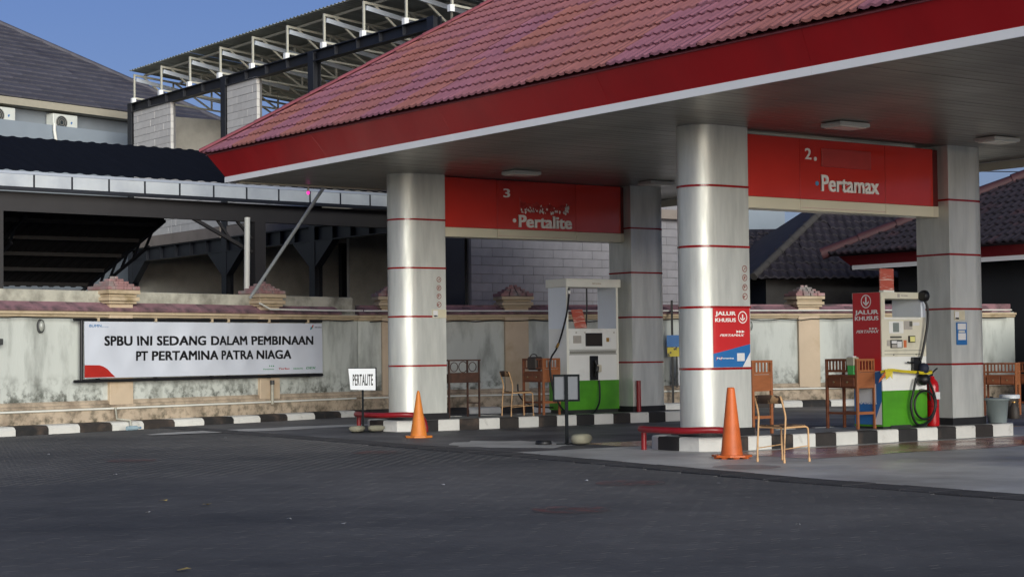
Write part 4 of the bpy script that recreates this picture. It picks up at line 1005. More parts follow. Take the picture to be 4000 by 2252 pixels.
bd = MB().add([(-.25, -.03, 1.115), (-.215, -.03, .745), (.225, -.03, .73), (.225, -.03, 1.11), (-.25, -.018, 1.115), (-.215, -.018, .745), (.225, -.018, .73), (.225, -.018, 1.11)],
              [(0, 1, 2, 3), (7, 6, 5, 4), (0, 4, 5, 1), (1, 5, 6, 2), (2, 6, 7, 3), (3, 7, 4, 0)]).build('board', 'board_white', t)
text(bd, 'lettering', 'PERTALITE', 'letter_black', -.175, -.0325, .815, .355, .20, bold=.055, spacing=1.12)
MB().box(.226, .245, -.035, .0, .73, 1.12).build('frame', 'sign_post', t); MB().box(-.255, .245, -.03, .0, 1.117, 1.13).build('frame', 'sign_post', t); MB().box(-.2, .2, -.2, .2, 0, .02).build('foot', 'sign_post', t)
stone('pale oval stone on the left foot of the PERTALITE sign', (16.18, 27.05, gz(27)+.03), .15, .11, .11, .6, 1); stone('pale stone between the PERTALITE sign and the island kerb', (16.52, 26.98, gz(27)+.03), .15, .10, .11, -.3, 2)
t = thing('standing_sign', 'dark framed sign seen from behind on a thin post before the pumps', 'sign', (16.62, 21.62, gz(21.6)+.016), FACE+.05)
MB().box(-.025, .025, -.025, .025, 0, 1.06).build('post', 'sign_post', t)
MB().box(-.185, .185, .03, .036, .68, 1.03).build('board', 'board_back', t)
for (a, b, c, d) in ((-.205, .205, 1.03, 1.06), (-.205, .205, .65, .68), (-.205, -.18, .68, 1.03), (.18, .205, .68, 1.03)): MB().box(a, b, .0, .04, c, d).build('frame', 'sign_post', t)
MB().box(-.16, .16, -.02, .02, 0, .02).build('foot', 'sign_post', t); MB().box(-.02, .02, -.2, .2, 0, .02).build('foot', 'sign_post', t)
stone('pale stone block on the foot of the dark framed sign', (16.68, 21.35, gz(21.4)+.03), .19, .13, .16, .5, 4)
MB().lathe([(.12, 0), (.13, .02), (.12, .06), (.06, .065)], n=16).build('weight', 'pipe_black', None, loc=(16.35, 21.85, gz(21.8)+.016), label='black round weight on the left foot of the dark framed sign', cat='weight')

# ------------------------------------------------------------------ red bumper rails round the island noses
mat('rail_red', '#8a1a20', .35, var=.12, scale=6)
def bumper(label, yc, z0):
    t = thing('bumper_rail', label, 'rail', (0, yc, z0), 0, 'red pipe rails round the island noses')
    z = .30
    MB().tube(chain([(17.22, -.87, 0.05), (17.19, -.86, .2), (17.10, -.85, z-.02), (16.85, -.80, z+.01), (16.58, -.5, z), (16.52, -.1, z), (16.54, .2, z), (16.58, .40, z), (16.64, .5, z), (16.72, .52, z-.005)], 6), .048, 10).build('rail', 'rail_red', t)
    MB().tube([(16.66, .46, 0), (16.66, .46, z)], .04, 10).build('leg', 'rail_red', t); MB().tube([(17.22, -.87, 0), (17.22, -.87, .1)], .048, 10).build('leg', 'rail_red', t)
bumper('red pipe bumper rail round the nose of the Pertamax island', Y2, .014); bumper('red pipe bumper rail round the nose of the Pertalite island', Y3, Z3+.01)
MB().tube([(22.47, 26.92, .248), (22.47, 26.92, .86)], .045, 10).build('bollard', 'rail_red', None, label='short red pipe bollard between the Pertalite pump and column', cat='bollard')

# ------------------------------------------------------------------ fire extinguisher, tubs
mat('ext_red', '#b3151c', .25, var=.06); mat('tub_grey', '#7f8a8a', .5, var=.08, scale=4); mat('bucket_white', '#c8cdd0', .45, var=.05)
t = thing('fire_extinguisher', 'red fire extinguisher standing between the cream pump and the column', 'fire extinguisher', (21.88, 19.03, .205))
MB().lathe([(.095, 0), (.10, .03), (.10, .62), (.085, .69), (.04, .74), (.03, .78)], n=22).build('cylinder', 'ext_red', t); MB().box(-.05, .06, -.1035, -.07, .42, .53).build('label', 'poster_white', t)
MB().lathe([(.101, .30), (.101, .315)], n=22).build('strap', 'band_red', t)
MB().tube(chain([(0, 0, .78), (.0, -.01, .83), (.06, -.02, .88), (.10, -.02, .9)]), .012, 6).build('lever', 'hose', t); MB().tube(chain([(-.03, -.01, .8), (-.11, -.03, .76), (-.125, -.05, .6), (-.12, -.06, .4)]), .012, 6).build('hose', 'hose', t)
t = thing('tub', 'grey plastic tub at the right end of the Pertamax island', 'tub', (23.42, 19.02, .205))
MB().lathe([(.14, 0), (.148, .02), (.18, .36), (.20, .365), (.20, .395), (.18, .40)], n=24).build('body', 'tub_grey', t)
t = thing('paint_bucket', 'white rimmed dark bucket on the floor beyond the right column', 'bucket', (28.7, 23.0, gz(23)+.014))
MB().lathe([(.15, 0), (.17, .36), (.175, .38)], n=20).build('body', 'chair_dark', t); MB().lathe([(.2, .38), (.2, .44), (.185, .455)], n=20).build('lid', 'bucket_white', t)
t = thing('dark_jug', 'dark jug standing in front of the white rimmed bucket', 'jug', (28.45, 22.7, gz(22.7)+.014))
MB().lathe([(.10, 0), (.11, .05), (.10, .2), (.05, .27), (.035, .31)], n=14).build('body', 'chair_dark', t); MB().lathe([(.04, .31), (.04, .335)], n=10).build('cap', 'brass', t)
t = thing('wooden_chair', 'pale wooden chair at the right edge beside the dark desks', 'chair', (31.9, 23.75, gz(23.5)+.014), .4)
for (x, y, h) in ((0, 0, .45), (.4, 0, .45), (0, .42, .9), (.4, .42, .9)): MB().box(x-.02, x+.02, y-.02, y+.02, 0, h).build('leg', 'chair_tube', t)
MB().box(-.03, .43, -.03, .44, .45, .48).build('seat', 'chair_tube', t); MB().box(-.02, .42, .41, .43, .7, .88).build('backrest', 'chair_tube', t); MB().bar((-.03, -.1, .72), (-.03, .42, .62), .04, .03).build('armrest', 'bucket_white', t)

# standing notices between the columns
t = thing('standing_sign', 'blue and yellow notice boards on a black post between the two islands', 'sign', (27.15, 31.30, gz(31)+.165), FACE)
MB().box(-.025, .025, -.02, .02, 0, 2.35).build('post', 'pipe_black', t); MB().box(.08, .11, -.015, .015, .35, 1.5).build('post', 'pipe_black', t)
MB().box(-.13, .35, -.04, -.022, 1.28, 1.55).build('board', 'poster_blue', t); MB().box(-.12, .36, -.045, -.022, 1.06, 1.27).build('board', 'tape_yellow', t); MB().box(.13, .40, -.04, -.022, .40, 1.03).build('board', 'poster_white', t)
text(t, 'lettering', 'NO SMOKING', 'letter_black', -.07, -.047, 1.10, .3, .05, bold=.05) if False else None

# ------------------------------------------------------------------ litter on the paving
mat('paper_bit', '#8f9298', .7, var=.1); mat('leaf_dry', '#8a7a4a', .8, var=.2)
rd = random.Random(31)
def lit(x, y, m, name, label, cat, grp, s):
    n = 7; z = gz(y)+.017; mb = MB(); c = [(x+s*rd.uniform(.5, 1.1)*math.cos(2*math.pi*k/n)*1.2, y+s*rd.uniform(.5, 1.1)*math.sin(2*math.pi*k/n)*.8) for k in range(n)]
    mb.add([(a-x, b-y, rd.uniform(.0, .018)) for a, b in c]+[(0, 0, .012)], [(k, (k+1) % n, n) for k in range(n)]); mb.build(name, m, None, loc=(x, y, z), label=label, cat=cat, group=grp)
def pix(px, py):
    sx, sy = (px-2000)/7010.736, (py-1126)/7010.736
    d = rgt*sx-upv*sy+fwd; k = (0.017-CAMZ)/d.z; return d.x*k, d.y*k
SCR = 'small pale scrap of litter on the dark paving'
for (px, py) in ((190, 1784), (450, 1855), (498, 1852), (577, 2002), (2290, 1877), (2808, 1888), (3118, 2049), (1342, 2046), (1730, 1893), (880, 1722), (1127, 2027)):
    x, y = pix(px, py); lit(x, y, 'paper_bit', 'litter_scrap', SCR, 'litter', 'litter scraps on the paving', .026)
for (px, py) in ((805, 1971), (715, 2226), (640, 1955)):
    x, y = pix(px, py); lit(x, y, 'leaf_dry', 'dry_leaf', 'dry yellowish leaf lying on the dark paving', 'leaf', 'dry leaves on the paving', .05)
# crushed bottle at the kerb
t = thing('plastic_bottle', 'crushed clear plastic bottle lying against the white kerb block', 'bottle', (13.72, 30.93, gz(31)+.05), .35)
mat('bottle', '#9fb8c4', .2, var=.1, alpha=.75)
MB().tube([(-.16, 0, 0), (-.08, 0, 0), (.02, .01, 0), (.08, 0, 0), (.12, 0, 0), (.16, 0, 0)], [.04, .048, .042, .046, .02, .016], 10).build('body', 'bottle', t); MB().tube([(.16, 0, 0), (.185, 0, 0)], .02, 8).build('cap', 'print_blue', t)
# ------------------------------------------------------------------ the building under construction
mat('steel_black', '#1b1e26', .5, var=.2, scale=3, bump=.05); mat('aac', '#c9c7c4', .9, var=.06, scale=5, bump=.2, bscale=40, ranvar=.06); mat('aac_shaded', '#8b898d', .95, var=.08, scale=4, col2='#77757a', mscale=.8, bump=.2, bscale=40, ranvar=.08); mat('mortar', '#6e6d6e', .95, var=.1)  # second, darker block tone carries the lower wall's shade in its colour
mat('truss', '#b9b8ac', .5, var=.08, scale=6); mat('truss_light', '#cfd8e4', .4, .2, var=.05); mat('sheet_dark', '#a9aea6', .6, .1, var=.2, scale=3); mat('int_wall', '#d2cfc6', .9, var=.2, scale=.9, col2='#a19e96', mscale=.6, bump=.1); mat('conc_beam', '#8a8078', .9, var=.15, scale=2.5, bump=.1)
cb = thing('unfinished_building', 'unfinished building with black steel frame, pale block walls and open roof trusses', 'building', (22.6, 34.3, 0))
# local x = world X-22.6 , local y = world Y-34.3
PY = [16.6, 10.35, 5.45, -.1]
for y in PY:
    c = MB()
    for dx in (-.1, .1): c.box(dx-.015 if dx < 0 else dx-.015, dx+.015, y-.14, y+.14, 0, 9.15)
    c.box(-.09, .09, y-.012, y+.012, 0, 9.15); c.build('steel_column', 'steel_black', cb)
def ibeam(y0, y1, z0, z1, name='steel_beam', x=0, st=0, m='steel_black'):
    b = MB(); b.box(x-.12, x+.12, y0, y1, z1-.025, z1); b.box(x-.12, x+.12, y0, y1, z0, z0+.025); b.box(x-.012, x+.012, y0, y1, z0, z1)
    n = int((y1-y0)/1.0) if not st else st
    for k in range(1, n): y = y0+(y1-y0)*k/n; b.box(x-.11, x+.11, y-.012, y+.012, z0+.025, z1-.025)
    return b.build(name, m, cb)
for a, b in ((16.46+.0, 10.49), (10.21, 5.59), (5.31, .04)): ibeam(b, a, 8.86, 9.14); ibeam(b, a, 4.30, 4.69, st=6)
MB().box(-.16, -.02, 10.5, 16.4, 4.70, 5.0).build('slab_edge', 'conc_beam', cb); MB().box(-.10, .04, .1, 10.2, 4.70, 5.0).build('slab_edge', 'conc_beam', cb)
MB().box(0, 9.5, -.1, 17.2, 4.75, 4.98).build('floor_slab', 'conc_beam', cb)
# haunches (knee plates) under the lower beam
for y, s in ((16.46, -1), (10.49, 1), (10.21, -1), (5.59, 1), (5.31, -1), (.1, 1)):
    MB().add([(x, y, 4.30) for x in (-.1, .1)]+[(x, y, 3.65) for x in (-.1, .1)]+[(x, y+s*.9, 4.30) for x in (-.1, .1)], [(0, 2, 4), (1, 5, 3), (2, 3, 5, 4), (0, 1, 3, 2), (0, 4, 5, 1)]).build('knee_plate', 'steel_black', cb)
# block walls: blocks one by one on a mortar core
BW, BH = .60, .205
BLK = MB(); BLK.box(0, BW-.008, 0, .09, 0, BH-.008, bev=.004)
def blockwall(x0, z0, x1, z1, org, ang, hole=None, seed=1, cap=300):
    """wall of aerated blocks in the local frame org/ang of cb: along local +x', outer face at y'=0"""
    M0 = Matrix.Translation(org) @ Matrix.Rotation(ang, 4, 'Z'); rd = random.Random(seed); fr_ = []
    rows_ = int(round((z1-z0)/BH)); core = MB()
    core.box(x0+.01, x1-.01, .02, .16, z0, z1-.01); co = core.build('block_core', 'mortar', cb); co.matrix_local = M0
    r_ = 0
    while r_ < rows_:
        x = x0-(BW/2 if r_ % 2 else 0)
        while x < x1-.02:
            a, b = max(x, x0), min(x+BW, x1)
            if b-a > .06 and not (hole and hole[0] < (a+b)/2 < hole[1] and hole[2] < z0+r_*BH < hole[3]):
                fr_.append(M0 @ Matrix.Translation((a, rd.uniform(-.004, .004), z0+r_*BH)) @ Matrix.Diagonal(((b-a-.004)/(BW-.008), 1, 1, 1)))
            x += BW
        r_ += 1
    return fr_
fr = []
# facade towards -x (runs along y): local x' along -y
fr += blockwall(0, 5.02, 2.6, 8.84, (-.06, 16.4, 0), -math.pi/2, seed=2)
fr += blockwall(2.62, 5.02, 5.9, 6.9, (-.06, 16.4, 0), -math.pi/2, seed=12)
fr += blockwall(0, 5.02, 1.75, 8.84, (-.06, 10.2, 0), -math.pi/2, seed=3)
fr += blockwall(1.77, 5.02, 4.6, 6.1, (-.06, 10.2, 0), -math.pi/2, seed=13)
# wall towards -y, behind the Pertalite pump
pieces(cb, 'wall_block', BLK, fr, 'aac', cap=300, rest='wall_blocks', world=Matrix.Translation((22.6, 34.3, 0)))
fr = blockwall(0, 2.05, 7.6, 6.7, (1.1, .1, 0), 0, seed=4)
pieces(cb, 'wall_block', BLK, fr, 'aac_shaded', cap=300, rest='wall_blocks', world=Matrix.Translation((22.6, 34.3, 0)))
MB().box(1.1, 8.7, .1, .25, 0, 2.045).build('foot_wall', 'aac_shaded', cb)
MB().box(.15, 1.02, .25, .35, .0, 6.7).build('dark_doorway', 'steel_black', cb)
MB().box(.10, 1.10, -.02, .2, .0, 2.43).build('sill_wall', 'aac_shaded', cb)
# low infill wall with rough top in the first bay, rubble
rd = random.Random(8); pts = [(10.5+.35*k, 6.9+rd.uniform(-.12, .22)+(.35 if k < 3 else 0)) for k in range(10)]
mb = MB(); mb.prismx([(13.7, 5.0)]+[(10.5, 5.0)]+pts+[(13.7, 7.2)], .3, .5); mb.build('infill_wall', 'aac', cb)
# the open gallery and inner walls
MB().box(6.0, 6.15, -.0, 17.2, 0, 9.0).build('inner_wall', 'int_wall', cb); MB().box(.2, 9.5, 17.0, 17.15, 0, 8.9).build('inner_wall', 'int_wall', cb)
for y in (3.2, 8.0, 13.2): MB().box(2.5, 6, y, y+.14, 0, 4.75).build('partition', 'int_wall', cb)
for y in (1.5, 7.2, 11.8, 15.0): MB().box(4.5, 4.7, y, y+.2, 0, 4.75).build('inner_post', 'steel_black', cb)
for y, w in ((14.2, 1.1), (9.0, 1.2), (4.1, 1.2)):
    f = thing('x', None, None); bpy.data.objects.remove(f)
    MB().box(5.93, 5.99, y, y+w, 0, 2.6).build('door', 'conc_beam', cb)
# roof: trusses every 1.9 m and corrugated sheet falling away from the eave
TY = [50.78-34.3-1.925*k for k in range(12)]
def tz(x): return 10.02-.10*x
for y in TY:
    if y < -6: continue
    tr = MB().bar((0, y, 9.30), (0, y, 10.03), .05, .05, up=(0, 1, 0)).build('truss', 'truss', cb)
    MB().bar((0, y, 10.0), (9.5, y, tz(9.5)), .045, .06).build('top_chord', 'truss', tr); MB().bar((.05, y-.03, 9.86), (3.2, y-.03, 9.34), .06, .11).build('diagonal', 'truss_light', tr)
    MB().bar((0, y, 9.30), (9.5, y, 8.6), .045, .05).build('bottom_chord', 'truss', tr)
    for k, (a, b) in enumerate(((.3, 1.3), (1.3, 1.3), (1.35, 2.6), (2.6, 2.6), (2.65, 3.9), (3.9, 3.9), (3.9, 5.2))):
        MB().bar((a, y+.02, tz(a)-.02), (b, y+.02, 9.3-.074*b), .04, .05).build('web', 'truss', tr)
    MB().box(-.09, .03, y-.06, y+.06, 9.145, 9.30).build('shoe', 'fascia_white', tr)
# corrugated roof sheets, one sheet per bay
for k in range(len(TY)-1):
    ya, yb = TY[k+1]+.002, TY[k]-.002+.0
    if k == 0: yb += .15
    mb = MB(); n = int((yb-ya)/.19)*4; vs = []
    for x in (-.10, 9.8):
        for i in range(n+1): y = ya+(yb-ya)*i/n; vs.append((x, y, tz(x)+.12+.025*math.sin(2*math.pi*(y)/.19)))
    mb.add(vs, [(i, i+1, n+2+i, n+1+i) for i in range(n)]); mb.build('roof_sheet', 'sheet_dark', cb)
for x in (.4, 1.6, 2.9, 4.2, 5.6, 7.0): MB().box(x-.03, x+.03, TY[-1], TY[0]+.15, tz(x)+.03, tz(x)+.085).build('purlin', 'truss', cb)

# ------------------------------------------------------------------ carport behind the wall
mat('carport_sheet', '#12151d', .9, 0, spec=.08, var=.12, scale=2, stretch=(6, .4, 1)); mat('carport_steel', '#2a2829', .6, var=.12, scale=3); mat('poly_panel', '#b9bec2', .35, var=.1, scale=1.6, col2='#9aa0aa', mscale=.9); mat('edge_flash', '#c4ccd8', .3, .4, var=.05)
A0 = Vector((11.04, 30.47)); ta = Vector((.958, .285)); tb = Vector((-.285, .958))
P1 = A0+ta*2.97+tb*4.0; P2 = A0+ta*12.3+tb*2.0
cang = math.atan2(P2.y-P1.y, P2.x-P1.x); CL = (P2-P1).length
cp = thing('carport', 'black corrugated carport with a pale panelled fascia behind the wall', 'carport', (P1.x, P1.y, 0), cang)
x0, x1 = -6, CL+1.2
def corr(mb, xa, xb, ya, za, yb, zb, pit=.32, amp=.022):
    n = int((xb-xa)/pit)*6; vs = []
    for (y, z) in ((ya, za), (yb, zb)):
        for i in range(n+1):
            x = xa+(xb-xa)*i/n; ph = (x/pit) % 1; h = amp if .32 < ph < .62 else (amp*(ph-.17)/.15 if .17 <= ph <= .32 else (amp*(.77-ph)/.15 if .62 <= ph < .77 else 0))
            vs.append((x, y, z+h))
    mb.add(vs, [(i, i+1, n+2+i, n+1+i) for i in range(n)]); return mb
corr(MB(), x0, x1, .0, 5.22, 3.2, 6.32).build('roof', 'carport_sheet', cp)
MB().box(x0, x1, -.03, .0, 5.155, 5.21).build('flashing', 'edge_flash', cp)
k = 0; xx = x0
FX = [3.23, 4.03, 4.86, 5.69, 6.53, 7.3, 8.14, 9.02]
while xx < x1:
    MB().box(xx+.02, min(xx+.84, x1)-.02, -.02, .0, 4.90, 5.15).build('fascia_panel', 'poly_panel', cp); MB().box(xx-.02, xx+.02, -.025, .02, 4.88, 5.155).build('fascia_batten', 'steel_black', cp); xx += .84
MB().box(x0, x1, -.02, .1, 4.83, 4.898).build('gutter', 'steel_black', cp)
MB().box(x0, x1, .25, .42, 4.42, 4.82).build('beam', 'carport_steel', cp)
MB().box(x0, x1, 2.95, 3.12, 5.9, 6.2).build('beam', 'carport_steel', cp)
for x in (.02, 6.25, x1-.2):
    MB().box(x-.14, x+.14, .2, .46, 0, 4.42).build('post', 'carport_steel', cp)
for s in (-1,):
    MB().bar((6.1, .33, 3.75), (4.6, .33, 4.45), .08, .07).build('brace', 'carport_steel', cp); MB().bar((5.55, .33, 4.02), (5.2, .33, 4.45), .05, .05).build('brace', 'carport_steel', cp); MB().bar((6.1, .33, 4.05), (5.7, .33, 4.45), .06, .05).build('brace', 'carport_steel', cp)
MB().tube([(5.83, .12, 2.4), (5.86, .12, 4.5)], .065, 12).build('downpipe', 'white_pipe', cp)
# lean-to roof further in, seen from below
mat('lean_sheet', '#15151a', .8, 0, var=.2, scale=2)
lt = thing('lean_to_shed', 'dark lean-to roof on trusses seen from below behind the carport', 'shed', (18.02, 38.68, 0))
LS = 1.46/4.9
corr(MB(), -12, 0, 0, 4.70, 4.95, 4.70-4.95*LS, pit=.29, amp=.035).build('roof', 'lean_sheet', lt)
for k in range(5): y = .35+1.05*k; z = 4.70-y*LS-.05; MB().box(-12, -.02, y-.03, y+.03, z-.06, z+.03).build('purlin', 'carport_steel', lt)
for x in (-.06, -3.4, -6.8):
    MB().bar((x, 0, 4.60), (x, 4.95, 4.60-4.95*LS), .06, .07).build('rafter', 'steel_black', lt); MB().bar((x, .9, 4.05), (x, 4.95, 2.85), .06, .06).build('lower_chord', 'steel_black', lt)
    for k in range(6): y = .7+.7*k; MB().bar((x, y, 4.60-y*LS), (x, y+.4, 4.05-(y+.4-.9)*.296), .05, .05).build('web', 'steel_black', lt)
    for y in (4.8,): MB().box(x-.07, x+.07, y-.07, y+.07, 0, 3.1).build('post', 'steel_black', lt)
for k in range(12): MB().box(-12+1.0*k+.02, -12+1.0*k+.98, 5.0, 5.02, 2.98, 3.18).build('fascia_panel', 'poly_panel', lt)
MB().box(-12, .3, 5.3, 5.42, 0, 2.9).build('back_wall', 'steel_black', lt)

# ------------------------------------------------------------------ grey house with the slate hip roof
mat('house_wall', '#7b8289', .85, var=.06, scale=1.2, col2='#6e757c', mscale=.7, bump=.05); mat('house_band', '#848e98', .8, var=.05, scale=1.5); mat('slate', '#4b4a52', .7, var=.2, scale=3, col2='#3c3b45', mscale=1.2, ranvar=.14, bump=.1, bscale=30); mat('eave_cream', '#a09a8a', .7, var=.05); mat('ac_white', '#c9ccc6', .5, var=.05); mat('ac_dark', '#2a3032', .5)
HD = 18.2
Hh = A0+tb*HD; hang = math.atan2(ta.y, ta.x)+.018
hs = thing('grey_house', 'grey rendered house with a large dark slate hip roof behind the carport', 'house', (Hh.x, Hh.y, 0), hang)
hx0, hx1, hd_ = -2.0, 23.2, 14.0
MB().box(hx0+.5, hx1-.5, .5, hd_-.5, 0, 9.02).build('wall', 'house_wall', hs)
MB().box(hx0+.3, hx1-.3, -.02, .5, 7.75, 8.56).build('ledge', 'house_band', hs); MB().box(hx0+.3, hx1-.3, .44, .5, 6.7, 7.3).build('band', 'house_band', hs)
MB().box(hx0, hx1, 0.0, .12, 9.04, 9.26).build('eave_board', 'eave_cream', hs); MB().box(hx0, hx1, .12, .6, 9.04, 9.07).build('eave_soffit', 'eave_cream', hs)
HS = .62; ez = 9.27
rf = MB().add([(hx0, 0, ez), (hx1, 0, ez), (hx1, hd_, ez), (hx0, hd_, ez), (hx0+7, 7, ez+7*HS), (hx1-7, 7, ez+7*HS)], [(0, 1, 5, 4), (1, 2, 5), (2, 3, 4, 5), (3, 0, 4)]).build('roof', 'slate', hs)
SL = MB(); SL.add([(0, 0, .0), (.60, 0, .0), (.60, .36, .36*HS-.0), (0, .36, .36*HS), (0, 0, .06), (.60, 0, .06), (.60, .36, .36*HS+.008), (0, .36, .36*HS+.008)], [(0, 1, 5, 4), (4, 5, 6, 7), (1, 2, 6, 5), (3, 0, 4, 7)])
fr = []; rd = random.Random(4)
for r_ in range(22):
    y = r_*.31
    x = hx0+y+(.3 if r_ % 2 else 0)
    while x < hx1-y-.6:
        if 8 < x: fr.append(Matrix.Translation((x, y-.02, ez+y*HS+.006+rd.uniform(0, .012))))
        x += .61
pieces(rf, 'roof_tile', SL, fr, 'slate', cap=300, rest='roof_tiles', world=Matrix.Translation((Hh.x, Hh.y, 0)) @ Matrix.Rotation(hang, 4, 'Z'))
p, q = Vector((hx1, 0, ez+.03)), Vector((hx1-7, 7, ez+7*HS+.03)); MB().tube([p, q], .1, 8).build('hip_cap', 'slate', rf)
def ac(x, z, label):
    t = thing('air_conditioner', label, 'air conditioner', (Hh.x+math.cos(hang)*x-math.sin(hang)*.1, Hh.y+math.sin(hang)*x+math.cos(hang)*.1, z), hang, 'air conditioner units on the grey house')
    MB().box(0, .95, 0, .35, 0, .55, bev=.02).build('casing', 'ac_white', t)
    n = 20; MB().add([(.32+.22*math.cos(2*math.pi*k/n), -.006, .29+.21*math.sin(2*math.pi*k/n)) for k in range(n)], [tuple(range(n))]).build('fan_grille', 'ac_dark', t)
    for k in range(3): r_ = .2-.06*k; MB().tube([(.32+r_*math.cos(a), -.012, .29+r_*math.sin(a)) for a in [2*math.pi*i/16 for i in range(16)]], .006, 4, closed=True).build('guard_ring', 'label_grey', t)
    MB().add([(.66, -.004, .30), (.70, -.004, .25), (.74, -.004, .33), (.70, -.004, .35)], [(0, 1, 2, 3)]).build('logo', 'poster_blue', t)
    MB().box(.1, .14, .02, .33, -.3, .0).build('foot', 'label_grey', t); MB().box(.8, .84, .02, .33, -.3, 0).build('foot', 'label_grey', t)
ac(15.72, 8.40, 'white air conditioner with round fan above the grey ledge'); ac(13.35, 8.40, 'white air conditioner cut off by the left picture edge')
def hw(x, y, z): return (x, y, z)
MB().tube([(15.6, -.1, 8.6), (15.58, -.12, 8.4), (15.68, -.12, 7.9), (15.75, .3, 7.2)], .05, 8).build('drain_hose', 'white_pipe', None, loc=(Hh.x, Hh.y, 0), rotz=hang, label='white drain hose hanging down the grey house wall', cat='hose')

# ------------------------------------------------------------------ station office at the right with its own red fascia
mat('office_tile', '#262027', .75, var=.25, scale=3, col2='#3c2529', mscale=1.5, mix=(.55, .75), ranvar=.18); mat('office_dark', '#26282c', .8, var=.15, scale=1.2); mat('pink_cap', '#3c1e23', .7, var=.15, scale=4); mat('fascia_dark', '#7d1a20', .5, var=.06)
of = thing('station_office', 'low station office with dark tiled hip roof and red fascia at right', 'building', (36, 34.1, 0))
OY0 = -22.0; ODX = 12.0
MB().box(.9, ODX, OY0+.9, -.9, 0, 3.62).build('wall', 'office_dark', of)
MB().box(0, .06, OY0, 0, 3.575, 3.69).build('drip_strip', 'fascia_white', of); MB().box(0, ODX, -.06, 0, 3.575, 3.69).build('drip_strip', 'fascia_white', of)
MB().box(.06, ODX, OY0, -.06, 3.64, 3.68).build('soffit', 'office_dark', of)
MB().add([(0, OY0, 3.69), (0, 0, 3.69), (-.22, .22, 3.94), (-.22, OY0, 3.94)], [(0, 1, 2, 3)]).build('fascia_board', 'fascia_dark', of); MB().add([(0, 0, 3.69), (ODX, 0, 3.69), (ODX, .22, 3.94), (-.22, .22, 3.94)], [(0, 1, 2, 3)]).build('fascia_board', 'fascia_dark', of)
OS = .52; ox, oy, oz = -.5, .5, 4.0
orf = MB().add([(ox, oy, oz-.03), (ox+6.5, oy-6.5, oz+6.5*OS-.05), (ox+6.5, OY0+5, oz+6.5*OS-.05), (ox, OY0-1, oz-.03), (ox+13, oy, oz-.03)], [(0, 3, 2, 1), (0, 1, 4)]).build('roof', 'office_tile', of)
OT = MB()
for k in range(4):
    pass
n_ = 6; vs = [];
for (dx, dz) in ((0, .045), (.36, .36*OS+.012)):
    for i in range(n_+1): v = i/n_; vs.append((dx, .24*v, dz+.028*math.sin(math.pi*2*v)))
for i in range(n_+1): v = i/n_; vs.append((0, .24*v, .0+.028*math.sin(math.pi*2*v)))
OT.add(vs, [(i, n_+1+i, n_+2+i, i+1) for i in range(n_)]+[(2*n_+2+i, i, i+1, 2*n_+3+i) for i in range(n_)])
fr = []; rd = random.Random(6)
for r_ in range(20):
    x = r_*.32
    y = oy-x-.26
    while y > max(OY0, -16):
        fr.append(Matrix.Translation((ox+x-.03, y, oz+x*OS+rd.uniform(-.008, .012))) @ Matrix.Rotation(rd.uniform(-.02, .02), 4, 'Z')); y -= .245
pieces(orf, 'roof_tile', OT, fr, 'office_tile', cap=300, rest='roof_tiles', world=Matrix.Translation((36, 34.1, 0)))
for k in range(9):
    p = Vector((ox-.05, oy+.05, oz+.02))+Vector((1, -1, OS))*(.72*k); q = p+Vector((1, -1, OS))*.76; MB().tube([p, q], [.17, .14], 8).build('ridge_cap', 'pink_cap', orf)

# ------------------------------------------------------------------ neighbours' old tiled houses behind the right wall
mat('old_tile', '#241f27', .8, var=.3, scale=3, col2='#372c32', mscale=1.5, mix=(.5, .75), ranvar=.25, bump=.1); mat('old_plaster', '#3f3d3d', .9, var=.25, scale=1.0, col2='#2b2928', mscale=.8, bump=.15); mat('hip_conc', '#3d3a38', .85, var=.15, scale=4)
def old_house(label, loc, ang, w, d, ze, sl, run_):
    t = thing('old_house', label, 'house', loc, ang)
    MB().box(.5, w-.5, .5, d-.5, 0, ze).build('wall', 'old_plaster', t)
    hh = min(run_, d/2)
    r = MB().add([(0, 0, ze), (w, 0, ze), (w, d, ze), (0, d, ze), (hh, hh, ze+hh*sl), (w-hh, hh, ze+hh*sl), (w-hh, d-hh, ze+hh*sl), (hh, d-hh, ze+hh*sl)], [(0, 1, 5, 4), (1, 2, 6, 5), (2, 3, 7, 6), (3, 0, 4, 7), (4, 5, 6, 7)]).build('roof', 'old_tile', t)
    TT = MB(); vs = []; m_ = 5
    for (dy, dz) in ((0, .05), (.34, .34*sl+.012)):
        for i in range(m_+1): v = i/m_; vs.append((.25*v, dy, dz+.03*math.sin(2*math.pi*v)))
    for i in range(m_+1): v = i/m_; vs.append((.25*v, 0, .03*math.sin(2*math.pi*v)))
    TT.add(vs, [(i, i+1, m_+2+i, m_+1+i) for i in range(m_)]+[(2*m_+2+i, 2*m_+3+i, i+1, i) for i in range(m_)])
    fr = []; rd = random.Random(int(w*10))
    for k in range(int(hh/.31)):
        y = k*.31; x = y+.05
        while x < w-y-.25: fr.append(Matrix.Translation((x, y-.02, ze+y*sl+rd.uniform(-.012, .02))) @ Matrix.Rotation(rd.uniform(-.05, .05), 4, 'Z')); x += .255
    pieces(r, 'roof_tile', TT, fr, 'old_tile', cap=250, rest='roof_tiles', world=Matrix.Translation(loc) @ Matrix.Rotation(ang, 4, 'Z'))
    n = int(hh/.5)
    for k in range(n): p = Vector((0, 0, ze+.05))+Vector((1, 1, sl))*(hh*k/n); q = p+Vector((1, 1, sl))*(hh/n*1.05); MB().tube([p, q], .12, 6).build('hip_cap', 'hip_conc', r)
    return t
oh = old_house('old house with rough dark tiled hip roof and pale hip caps', (36.1, 38.0, 0), FACE+.12, 12.0, 10.0, 3.5, .72, 4.2)
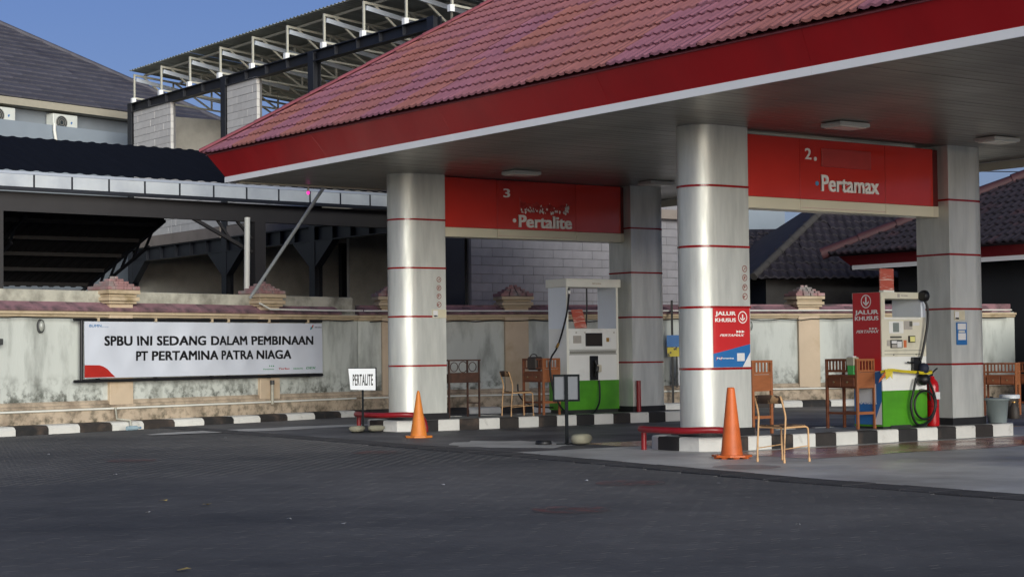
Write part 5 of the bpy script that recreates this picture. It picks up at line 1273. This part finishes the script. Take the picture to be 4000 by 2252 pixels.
oh2 = old_house('old dark tiled house further back left of the pale hip', (36.0, 46.0, 0), FACE, 14.0, 9.0, 4.3, .42, 3.0)
t = thing('white_house', 'white upstairs wall with a dark window hood behind the old roofs', 'house', (39.5, 50.0, 0), FACE)
MB().box(0, 7, 0, 5, 0, 7.4).build('wall', 'house_band', t); MB().box(1.9, 4.3, -.35, 0, 6.75, 6.9).build('window_hood', 'steel_black', t); MB().box(2.1, 4.1, -.03, 0, 5.6, 6.7).build('window', 'conc_beam', t); MB().box(-.2, 7.2, -.2, 5.2, 7.4, 7.55).build('roof', 'conc_beam', t)
# end of the right wall and the blue lean-to
mat('blue_paint', '#2f5f9f', .5, var=.1, scale=4)
t = thing('end_wall', 'pale end wall with sloping top beyond the right column', 'wall', (32.7, 27.4, gz(28)), FACE+.3)
MB().prismy([(0, 0), (.0, 2.12), (-.3, 2.2), (-.6, 2.36), (-1.5, 2.55), (-1.5, 0)], 0, .18).build('wall', 'wall_panel', t); MB().box(-1.5, .01, -.02, 0, 1.52, 1.58).build('stripe', 'band_red', t)
t2 = thing('wall_fan', 'grey wall fan on the pale end wall beyond the right column', 'fan', (32.3, 27.4, 1.25), FACE+.3)
MB().tube([(0, 0, -.6), (0, 0, .35)], .05, 8).build('pole', 'label_grey', t2); MB().tube([(.25+.2*math.cos(a), -.05, .1+.2*math.sin(a)) for a in [2*math.pi*i/18 for i in range(18)]], .025, 6, closed=True).build('ring', 'label_grey', t2); MB().box(-.1, .3, -.15, .1, .38, .55, bev=.05).build('head', 'label_grey', t2)
t = thing('blue_shelter', 'blue painted posts and rail beyond the dark desks at right', 'shelter', (34.6, 25.6, gz(26)), FACE)
MB().box(-.4, 4, 0, .14, 1.55, 1.75).build('rail', 'blue_paint', t); MB().box(.75, .95, .02, .12, 0, 1.55).build('post', 'blue_paint', t); MB().box(3.2, 3.4, .02, .12, 0, 1.55).build('post', 'blue_paint', t); MB().box(-.6, 4.2, .9, 1.0, 0, 1.95).build('back_panel', 'int_wall', t)
# overhead wires in the gap of sky
MB().tube([(44, 60, 10.2), (58, 42, 9.0)], .02, 5).build('overhead_wire', 'cable_black', None, label='upper thin wire crossing the gap of sky above the old roofs', cat='wire')
MB().tube([(44, 60, 9.2), (58, 42, 8.0)], .02, 5).build('overhead_wire', 'cable_black', None, label='lower thin wire crossing the gap of sky above the old roofs', cat='wire')
